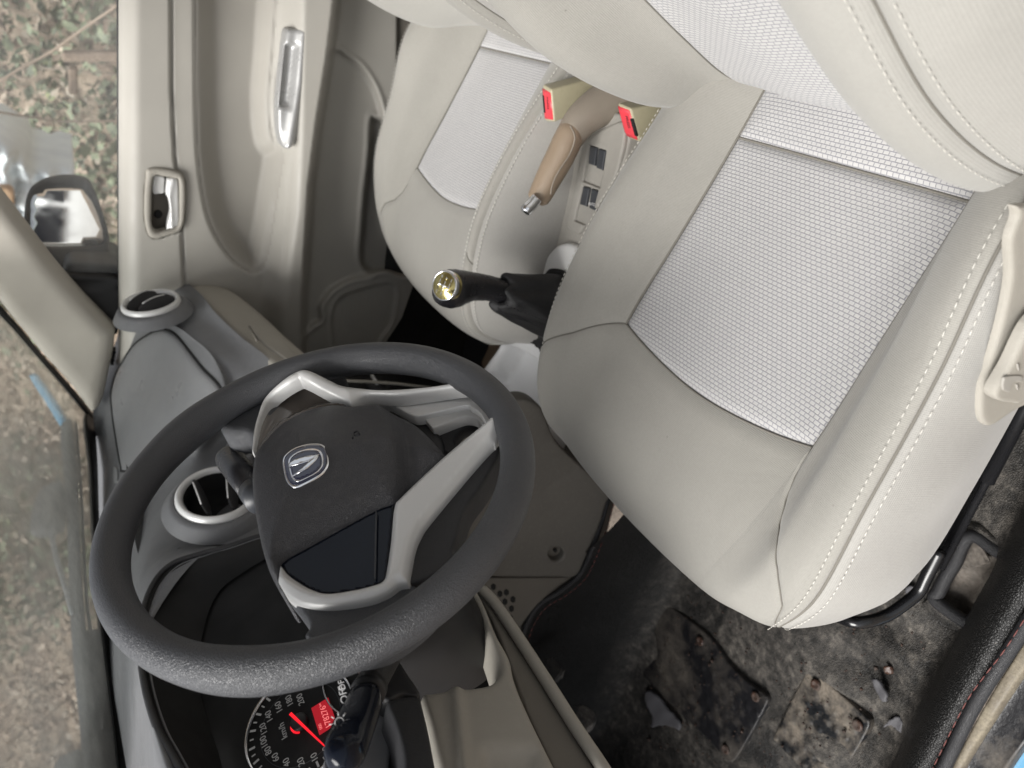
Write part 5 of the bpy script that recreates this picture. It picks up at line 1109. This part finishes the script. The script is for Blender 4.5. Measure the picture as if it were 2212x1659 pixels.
# gaiter: lobed cone
secs = [((1240, 675), 76), ((1200, 663), 70), ((1165, 655), 60), ((1135, 647), 52), ((1110, 641), 46), ((1094, 637), 42), ((1084, 634), 40), ((1078, 633), 33), ((1082, 632), 22), ((1095, 632), 17)]
v = []; n_ = 64
axg = unit(at(1060, 632, 'y', -.88) - at(1220, 660, 'y', -.88)); gxv = unit(np.cross(axg, [0, 1, 0])); gyv = np.cross(axg, gxv)
for si, ((x, y), w_) in enumerate(secs):
    c = at(x, y, 'y', -.88); dist_ = (c - O) @ RC[2]; r = w_ / FPX * dist_
    for j in range(n_):
        a = 2 * math.pi * j / n_; lob = 1 + .10 * math.cos(4 * a + .6) * min(1, si / 3) + .05 * math.sin(7 * a + si * 1.3) * (si > 1) + .03 * math.sin(11 * a - si * 2)
        v.append(c + r * lob * (math.cos(a) * gxv * 1.05 + math.sin(a) * gyv) + axg * (.006 * math.sin(5 * a + 1) * (3 < si < 8)))
g = mesh('gaiter', v, grid_faces(len(secs), n_, True), M['boot'], gl); g.modifiers.new('s', 'SUBSURF').render_levels = 1
kp = [((1110, 629), 22), ((1095, 628), 24.5), ((1070, 625), 26.5), ((1045, 621), 28.5), ((1022, 619), 31), ((1004, 620), 36), ((988, 622), 41), ((972, 624), 42.5), ((958, 623), 38), ((949, 621), 30), ((946, 620), 20)]
P = cr([at(x, y, 'y', -.88) for (x, y), _ in kp], 5); R_ = np.interp(np.linspace(0, len(kp) - 1, len(P)), range(len(kp)), [w_ / FPX * ((at(x, y, 'y', -.88) - O) @ RC[2]) for (x, y), w_ in kp])
mb = MB(); mb.tube(P, R_, 36); mb.build('knob', M['knob'], gl)
ce = at(961, 617, 'y', -.862) ; nd_ = unit(unit(at(946, 619, 'y', -.88) - at(990, 623, 'y', -.88)) * .8 + unit(O - ce) * .62); ex = unit(np.cross(nd_, [0, 1, 0])); ey = np.cross(nd_, ex)
def gdisc(name, prof, mat, par):
    vs = []
    for r, h in prof: vs += [ce + r * (math.cos(t) * ex + math.sin(t) * ey) + nd_ * h for t in np.linspace(0, 2 * math.pi, 40, endpoint=False)]
    return mesh(name, vs, grid_faces(len(prof), 40, True), mat, par)
cap = gdisc('gear_plate', [(.0185, -.012), (.0183, .0005), (.0172, .0022), (.0001, .0034)], M['gold'], gl)
gdisc('gear_plate_rim', [(.0200, -.004), (.0196, .0012), (.0183, .0024), (.0172, .0012)], M['chrome'], gl)
mb = MB(); q = ce + nd_ * .0036
for a, b in (((-.009, -.0065), (-.009, .0065)), ((-.001, -.0065), (-.001, .0065)), ((.007, -.0065), (.007, .0065)), ((-.009, 0), (.007, 0))):
    mb.tube([q + ey * a[0] + ex * a[1], q + ey * b[0] + ex * b[1]], .0008, 6)
mb.build('shift_pattern', M['chrome'], cap)
ob = []
for s, a, b in (('1', -.009, -.0105), ('2', -.009, .0105), ('3', -.001, -.0105), ('4', -.001, .0105), ('5', .007, -.0105), ('R', .007, .0105)):
    ob.append(textmesh('d', s, .0052, frameM(q + ey * a + ex * b - nd_ * .0006, ey, -ex, nd_), M['chrome'], cap, .0003))
setpar(join(ob, 'gear_numbers'), cap)
stitches('stitching', lambda t: at(1085 + 85 * t, 655 + 35 * t ** .9, 'y', -.842 + .004 * t), 0, M['ink_dark'], gl, .004, .0006)
# ------------------------------------------------------------------ handbrake
hb = thing('handbrake', 'tan vinyl handbrake lever raised between the two seats', 'handbrake', tuple(at(1330, 250, 'y', -.87)))
def px_tube(pts, y, name, mat, par, n=28, el=1.0):
    C = [at(a, b, 'y', y) for a, b, _ in pts]; Rr = [w_ / FPX * ((c - O) @ RC[2]) for c, (_, _, w_) in zip(C, pts)]
    P = cr(C, 6); R_ = np.interp(np.linspace(0, len(C) - 1, len(P)), range(len(C)), Rr); mb = MB()
    prof = [(math.cos(t) * el, math.sin(t)) for t in np.linspace(0, 2 * math.pi, n, endpoint=False)]
    mb.tube(P, R_, n, prof=prof); return mb.build(name, mat, par)
px_tube([(1420, 160, 60), (1365, 190, 55), (1320, 217, 47), (1288, 235, 42), (1259, 257, 37.5), (1240, 281, 34), (1227, 303, 31), (1222, 312, 28)], -.885, 'sleeve', M['brake_gr'], hb)
px_tube([(1240, 280, 27), (1232, 291, 31), (1222, 312, 32), (1208, 342, 31.5), (1194, 368, 30), (1180, 395, 28), (1169, 417, 26), (1162, 430, 24), (1158, 438, 15)], -.882, 'grip', M['brake'], hb)
px_tube([(1160, 428, 13), (1150, 440, 13.5), (1140, 450, 14), (1134, 456, 13), (1131, 459, 8)], -.868, 'release_button', M['chrome'], hb, 12)
c = [at(a, b, 'y', yy) for a, b, yy in ((1232, 272, -.856), (1240, 288, -.856), (1241, 305, -.856), (1230, 335, -.857), (1212, 362, -.857), (1199, 385, -.857), (1192, 405, -.857), (1190, 420, -.858))]
mb = MB(); mb.tube(cr(c, 6), .0011, 6); mb.build('moulding_line', M['brake_gr'], hb)
# ------------------------------------------------------------------ seat belt buckles
def buckle(label, T1, T2, B2, B1, y1, y2, back, redq, slot):
    b = thing('seat_belt_buckle', label, 'belt buckle', tuple(at(*back, 'y', y2) + np.array([0, 0, -.05])), 'seat belt buckles')
    q = [at(*T1, 'y', y1), at(*T2, 'y', y2), at(*B2, 'y', y2), at(*B1, 'y', y1)]; e = at(*back, 'y', y2) - q[1]; e = e * 1.35
    s = [p + e + (np.mean(q, 0) - p) * .12 for p in q]
    o = mesh('casing', q + s, [(0, 1, 2, 3), (7, 6, 5, 4), (0, 4, 5, 1), (1, 5, 6, 2), (2, 6, 7, 3), (3, 7, 4, 0)], M['buckle'], b, True); fixn(o); addbevel(o, .0028, 4)
    n = unit(np.cross(q[1] - q[0], q[3] - q[0])); n = n if n @ e < 0 else -n
    W_ = lambda u, v_, off=0: (q[0] * (1 - u) + q[1] * u) * (1 - v_) + (q[3] * (1 - u) + q[2] * u) * v_ + n * off
    rb = relief('release_button', [(a * 100, c_ * 100) for a, c_ in redq], lambda x, y, off=0: W_(x / 100, y / 100, off + .0012), M['red'], b, 12, 0, 0, .003, n=1)
    relief('tongue_slot', [(a * 100, c_ * 100) for a, c_ in slot], lambda x, y, off=0: W_(x / 100, y / 100, off + .0016), M['cavity'], b, 8, 0, 0, .002, n=1)
    q2 = W_(.55, .45, .0014); ex = unit(W_(.5, .8) - W_(.5, .2)); ey = np.cross(n, ex); textmesh('press_mark', 'PRESS', .0065, frameM(q2, ex, ey, n), M['ink_dark'], rb, .0001)
    p = s[0] * .5 + s[2] * .5; mb = MB(); mb.tube([p - e * .1, p + e * .6], .008, 8); mb.build('stalk', M['metal_blk'], b)
buckle('yellowed belt buckle with red button beside the passenger seat', (1172, 182), (1190, 193), (1197, 264), (1177, 262), -.958, -.930, (1280, 166), [(.04, .10), (.92, .12), (.93, .92), (.10, .92)], [(.02, .28), (.20, .28), (.24, .75), (.06, .75)])
buckle('yellowed belt buckle with red button against the driver seat bolster', (1333, 222), (1362, 234), (1382, 308), (1352, 297), -.828, -.802, (1452, 214), [(.06, .08), (.88, .08), (.90, .92), (.08, .92)], [(.82, .30), (1.0, .30), (1.0, .80), (.84, .80)])
mb = MB(); mb.tube([at(1375, 300, 'y', -.835), at(1368, 330, 'y', -.835), at(1372, 360, 'y', -.835)], .012, 10); tag(mb.build('buckle_cable_sleeve', M['black']), 'black cable sleeve under the buckle by the driver seat', 'cable sleeve')
# ------------------------------------------------------------------ outside: gravel yard, overgrown bank, things in it
def earth(name, cols, sc, bmp=.02):
    m, nt, b = nodes(name); co = coords(nt)
    n1 = N(nt, 'ShaderNodeTexNoise', i_Scale=sc, i_Detail=10., i_Roughness=.7); L(nt, co, n1.inputs['Vector'])
    k = len(cols); L(nt, ramp(nt, n1.outputs[0], [(.28 + .44 * i / (k - 1), c) for i, c in enumerate(cols)]), b.inputs['Base Color']); b.inputs['Roughness'].default_value = .95
    n2 = N(nt, 'ShaderNodeTexNoise', i_Scale=sc * 9, i_Detail=5.); L(nt, co, n2.inputs['Vector']); bump(nt, b, n2.outputs[0], bmp, .7); return m
M['gravel'] = earth('gravel yard', [(.13, .105, .085), (.20, .165, .135), (.27, .225, .185), (.18, .15, .12)], 12.)
M['bank'] = earth('earth under brush', [(.05, .04, .03), (.22, .165, .125), (.36, .29, .22), (.10, .09, .065)], 2.2, .06)  # darkest earth tones painted as shadow gaps in the brush
n_ = 60; v = []
for i in range(n_):
    for j in range(n_): v.append((-60 + 120 * i / (n_ - 1), -60 + 120 * j / (n_ - 1), 0))
tag(mesh('ground', v, grid_faces(n_, n_), M['gravel']), 'gravel yard around the car', None, kind='structure')
def bankd(x, y):
    # distance into the bank that wraps round the front and the passenger's side
    return max(-(y + 4.2) * 1.0, x - 5.2) if not (y < -4.2 and x > 5.2) else max(math.hypot(y + 4.2, x - 5.2), max(-(y + 4.2), x - 5.2))
def bankz(x, y):
    d = bankd(x, y); 
    if d <= 0: return -.05
    z = .95 * d * min(1, .5 + d * .3) + .25 * math.sin(x * 1.1 + y * .7) * min(d, 1) + .12 * math.sin(x * 2.9 - y * 2.1) * min(d, 1)
    return min(z, 3.0 + .5 * math.sin(x * .8) + .3 * math.sin(y * 1.3))
v = []; a_, b_ = 90, 110
for i in range(a_):
    for j in range(b_):
        x = -9 + 26 * i / (a_ - 1); y = -16 + 24 * j / (b_ - 1); v.append((x, y, bankz(x, y)))
tag(mesh('hillside', v, grid_faces(a_, b_), M['bank']), 'steep overgrown bank beyond the car', None, kind='structure')
def leafm(name, cols):
    m, nt, b = nodes(name); gi_ = N(nt, 'ShaderNodeTexCoord'); n1 = N(nt, 'ShaderNodeTexNoise', i_Scale=3.2, i_Detail=5., i_Roughness=.7); L(nt, gi_.outputs['Object'], n1.inputs['Vector'])
    n2 = N(nt, 'ShaderNodeTexWhiteNoise'); sn = N(nt, 'ShaderNodeVectorMath', operation='SNAP'); L(nt, gi_.outputs['Object'], sn.inputs[0]); sn.inputs[1].default_value = (.13, .13, .13); L(nt, sn.outputs[0], n2.inputs['Vector'])
    mx = N(nt, 'ShaderNodeMath', operation='MULTIPLY_ADD'); L(nt, n2.outputs['Value'], mx.inputs[0]); mx.inputs[1].default_value = .30; 
    m2 = N(nt, 'ShaderNodeMath', operation='MULTIPLY'); L(nt, n1.outputs[0], m2.inputs[0]); m2.inputs[1].default_value = 1.45; mx2 = 0; sb = N(nt, 'ShaderNodeMath', operation='SUBTRACT'); L(nt, m2.outputs[0], sb.inputs[0]); sb.inputs[1].default_value = .33; L(nt, sb.outputs[0], mx.inputs[2])
    k = len(cols); L(nt, ramp(nt, mx.outputs[0], [(.22 + .62 * i / (k - 1), c) for i, c in enumerate(cols)]), b.inputs['Base Color']); b.inputs['Roughness'].default_value = .8; return m
def rnd_dir(rg): 
    v_ = rg.normal(size=3); return v_ / np.linalg.norm(v_)
bz_v = np.vectorize(bankz)
def brush(name, label, count, mat, region, size, aspect, seed, lift, cat):
    rg = np.random.default_rng(seed); XY = np.array([region(rg) for _ in range(count)]); Z = bz_v(XY[:, 0], XY[:, 1]) + np.abs(rg.normal(size=count)) * lift
    u = rg.normal(size=(count, 3)); u[:, 2] = np.abs(u[:, 2]) * .7; u /= np.linalg.norm(u, axis=1, keepdims=True); w_ = np.cross(u, rg.normal(size=(count, 3))); w_ /= np.linalg.norm(w_, axis=1, keepdims=True)
    s = (size * rg.uniform(.4, 1.7, count))[:, None]; c = np.column_stack([XY, Z]); V_ = np.stack([c - u * s, c + w_ * s * aspect, c + u * s, c - w_ * s * aspect], 1).reshape(-1, 3)
    return tag(mesh(name, V_, np.arange(count * 4).reshape(-1, 4), mat, None, False), label, cat, kind='stuff')
def reg(rg):
    while True:
        x, y = rg.uniform(-2.5, 11), rg.uniform(-11, 5); d = bankd(x, y)
        if .05 < d < 6 and rg.random() < 1.1 - d * .16: return x, y
def reg_g(rg):
    while True:
        x, y = reg(rg)
        if math.sin(x * 1.7 + 1.3 * math.sin(y * 1.1)) + math.sin(y * 2.1 + x * .6) > .35 + rg.normal() * .25: return x, y
brush('dead_undergrowth', 'brown dead bracken and leaf litter on the bank', 60000, leafm('dead leaves', [(.07, .055, .045), (.34, .25, .19), (.56, .46, .37), (.36, .31, .25), (.66, .58, .49)]), reg, .032, .42, 1, .14, 'undergrowth')  # dark end of the leaf colours stands for shadow gaps
brush('green_undergrowth', 'green bramble leaves over the bank', 42000, leafm('bramble leaves', [(.04, .05, .035), (.13, .15, .10), (.24, .27, .17), (.14, .155, .12), (.34, .37, .20)]), lambda rg: reg_g(rg), .030, .6, 2, .20, 'undergrowth')  # darkest green likewise paints shade between the clumps

# bare stems and wires
mb = MB(); rg = np.random.default_rng(5)
for k in range(260):
    x, y = reg(rg); z = bankz(x, y); u = rnd_dir(rg); u[2] = abs(u[2]) + .5; u /= np.linalg.norm(u); l_ = rg.uniform(.4, 1.3); bnd = rnd_dir(rg) * .25 * l_
    P = np.array([[x, y, z], np.array([x, y, z]) + u * l_ * .5 + bnd * .5, np.array([x, y, z]) + u * l_ + bnd]); mb.tube(cr(P, 4), np.linspace(.009, .003, 9), 4)
tag(mb.build('bare_stems', plastic('pale bare stems', (.30, .25, .20), .8)), 'tangle of pale bare stems over the bank', 'stems', kind='stuff')
def bar(pts, r, nm, lab, cat, mat):
    mb = MB(); mb.tube(cr(pts, 6), r, 6); return tag(mb.build(nm, mat), lab, cat)
M['twig'] = plastic('thin dry branch', (.34, .26, .20), .8)
bar([at(262, 6, 'y', -3.9), at(180, 62, 'y', -3.95), at(110, 112, 'y', -4.0), at(40, 150, 'y', -4.0), at(-20, 190, 'y', -4.0)], .006, 'branch', 'thin dry branch crossing the window view at a slant', 'branch', M['twig'])
bar([at(262, 260, 'y', -3.9), at(150, 263, 'y', -3.95), at(80, 255, 'y', -4.0), at(-20, 240, 'y', -4.0)], .005, 'branch', 'thin upright dry stem beyond the window, above the mirror', 'branch', M['twig'])
def boxpx(px0, py0, px1, py1, Y, th, nm, lab, cat, mat, par=None):
    q = [at(px0, py0, 'y', Y), at(px1, py0, 'y', Y), at(px1, py1, 'y', Y), at(px0, py1, 'y', Y)]; s = [p + np.array([0, -th, 0]) for p in q]
    o = mesh(nm, q + s, [(0, 1, 2, 3), (7, 6, 5, 4), (0, 4, 5, 1), (1, 5, 6, 2), (2, 6, 7, 3), (3, 7, 4, 0)], mat, par, False); fixn(o); addbevel(o, .01, 2)
    return tag(o, lab, cat) if lab else o
WD = earth('weathered timber', [(.20, .15, .12), (.34, .26, .20), (.44, .35, .28)], 9., .01)
boxpx(134, 112, 262, 134, -4.1, .10, 'timber_post', 'old weathered timber post standing in the bank', 'post', WD)
boxpx(148, 148, 168, 205, -4.3, .15, 'timber_rail', 'short weathered rail behind the timber post', 'rail', WD)
# pale blue sheeted stack
ts = thing('sheeted_stack', 'stack under pale blue sheeting beyond the wing mirror', 'sheeted stack', tuple(at(60, 430, 'y', -3.7)))
M['sheet'] = plastic('pale blue sheeting', (.88, .92, .96), .9, var=.08)
relief('sheet', [(-60, 290, 1), (-10, 308), (18, 322), (45, 340), (66, 366), (100, 371), (150, 374), (162, 380), (140, 430), (120, 480), (100, 560), (-60, 560, 1)], pfn('y', -3.7, 1), M['sheet'], ts, 9, 14, .10, .8, extra=lambda x, y, d: .035 * math.sin(x * .13 + .7 * math.sin(y * .09)) + .02 * math.sin(y * .21 + x * .05))
relief('orange_panel', [(-20, 412), (22, 408), (30, 430), (24, 462), (-20, 470)], pfn('y', -3.6, 1), plastic('faded orange panel', (.55, .36, .22), .6), ts, 10, 3, .01, .05)
# what the wing mirror looks back on: shrubs and a white parked car
def mirror_hit(px, py, Z=None, D=None):
    p = mfn(px, py); d = unit(p - O); r = d - 2 * (d @ MN) * MN
    if D is not None: return p + r * D
    return p + r * ((Z - p[2]) / r[2])
pc_ = mirror_hit(132, 512, D=9.5); pc_[2] = 0
wc = thing('white_car', 'small white parked car seen in the wing mirror', 'car', tuple(pc_))
rdir = unit([(pc_ - O)[0], (pc_ - O)[1], 0]); sdir = np.array([-rdir[1], rdir[0], 0])
secs = [(-1.9, .35, .62, .55), (-1.85, .30, .80, .78), (-1.2, .28, .92, .84), (-.75, .28, 1.02, .85), (-.25, .28, 1.42, .70), (.5, .28, 1.50, .68), (1.1, .28, 1.42, .68), (1.6, .28, 1.05, .80), (1.9, .32, .85, .75)]
v = []
for s, z0, z1, w_ in secs:
    c = pc_ + sdir * s
    for k in range(20):
        t = 2 * math.pi * k / 20; q = (abs(math.cos(t)) ** 4 + abs(math.sin(t)) ** 4) ** -.25; v.append(c + rdir * w_ * .95 * math.cos(t) * q * (1 if math.sin(t) < 0.3 else .9) + np.array([0, 0, (z0 + z1) / 2 + (z1 - z0) / 2 * math.sin(t) * q]))
WP = plastic('white car paint', (.78, .78, .78), .25, coat=1, var=.02)
o = mesh('body', v, grid_faces(len(secs), 20, True) + [tuple(range(20)), tuple(range(160, 180))], WP, wc); fixn(o); o.modifiers.new('s', 'SUBSURF').render_levels = 1
for s in (-1.2, 1.2):
    for sd in (-1, 1):
        c = pc_ + sdir * s + rdir * sd * .74 + np.array([0, 0, .31]); mb = MB(); mb.tube([c - rdir * .11, c + rdir * .11], .31, 24); w_o = mb.build('wheel', M['rubber'], wc, bevel=.03); mb = MB(); mb.tube([c - rdir * .12, c + rdir * .12], .19, 16); setpar(mb.build('rim', M['steel']), w_o)
for sd in (-1, 1):
    for a, b in ((-.15, .45), (.52, 1.0)):
        q = [pc_ + sdir * s + rdir * sd * (.665 - (z - 1) * .02) + np.array([0, 0, z]) for s, z in ((a - .25 * (a < 0), 1.02), (b, 1.02), (b, 1.34), (a + .02, 1.34))]
        mesh('window', q, [(0, 1, 2, 3)], M['gloss'], wc, False)
for i, (px, py, D_, h_) in enumerate(((100, 440, 14, 1.6), (86, 470, 18, 2.2), (72, 500, 16, 1.8))):
    c = mirror_hit(px, py, D=D_); c[2] = 0; t = thing('shrub', ('round dark shrub reflected in the middle of the wing mirror', 'tall dark shrub reflected near the top of the wing mirror', 'dark shrub reflected by the corner of the wing mirror')[i], 'shrub', tuple(c), 'shrubs across the yard')
    rg = np.random.default_rng(20 + i); V_ = []; F_ = []
    for k in range(1500):
        u = rnd_dir(rg) * rg.uniform(.5, 1) ** .5; p = c + np.array([u[0] * h_ * .6, u[1] * h_ * .6, h_ * .55 + u[2] * h_ * .5]); a = rnd_dir(rg) * .09; b = np.cross(a, rnd_dir(rg)); q = len(V_); V_ += [p - a, p + b, p + a, p - b]; F_.append((q, q + 1, q + 2, q + 3))
    mesh('crown', V_, F_, leafm('shrub leaves', [(.03, .05, .025), (.08, .11, .05), (.12, .15, .07)]), t, False)
    mb = MB(); mb.tube([c, c + np.array([0, 0, h_ * .6])], [.05, .02], 8); mb.build('trunk', M['twig'], t)
# ------------------------------------------------------------------ camera, light
cam = bpy.data.cameras.new('camera'); co_ = bpy.data.objects.new('camera', cam); COL.objects.link(co_)
cam.sensor_fit = 'HORIZONTAL'; cam.sensor_width = 36; cam.lens = FPX * 36 / 2212; cam.clip_start = .02; cam.clip_end = 500
# upright camera axes: u=RC[0], v(down)=RC[1], forward=RC[2]; the phone was held turned: picture x runs along v, picture up runs along u
cx, cy, cz = Vector(RC[1]), Vector(RC[0]), -Vector(RC[2])
co_.matrix_world = Matrix(((cx[0], cy[0], cz[0], O[0]), (cx[1], cy[1], cz[1], O[1]), (cx[2], cy[2], cz[2], O[2]), (0, 0, 0, 1)))
cam.dof.use_dof = True; cam.dof.focus_distance = .72; cam.dof.aperture_fstop = cam.lens / 4.0
SC.camera = co_
w = bpy.data.worlds.new('World'); SC.world = w; w.use_nodes = True; nt = w.node_tree; nt.nodes.clear()
sky = nt.nodes.new('ShaderNodeTexSky'); sky.sky_type = 'NISHITA'; sky.sun_disc = False; sky.sun_elevation = math.radians(SUNEL); sky.sun_rotation = math.radians(SUNROT); sky.dust_density = 4; sky.air_density = 1.2; sky.ozone_density = 1
hs = nt.nodes.new('ShaderNodeHueSaturation'); hs.inputs['Saturation'].default_value = .22; nt.links.new(sky.outputs[0], hs.inputs['Color'])
bg = nt.nodes.new('ShaderNodeBackground'); bg.inputs[1].default_value = SKYS; wo = nt.nodes.new('ShaderNodeOutputWorld'); nt.links.new(hs.outputs[0], bg.inputs[0]); nt.links.new(bg.outputs[0], wo.inputs[0])
sl = bpy.data.lights.new('sun', 'SUN'); sl.energy = SUNS; sl.angle = math.radians(SUNANG); sl.color = (1, .98, .95); so_ = bpy.data.objects.new('sun', sl); COL.objects.link(so_)
az = math.radians(SUNAZ); el = math.radians(SUNEL); d = Vector((math.cos(az) * math.cos(el), math.sin(az) * math.cos(el), math.sin(el))); so_.rotation_euler = (d).to_track_quat('Z', 'Y').to_euler()
SC.view_settings.view_transform = 'Standard'; SC.view_settings.look = 'None'; SC.view_settings.exposure = 0
SC.cycles.use_denoising = True; SC.cycles.max_bounces = 8; SC.cycles.transparent_max_bounces = 12; SC.cycles.sample_clamp_indirect = 8; SC.cycles.use_adaptive_sampling = True
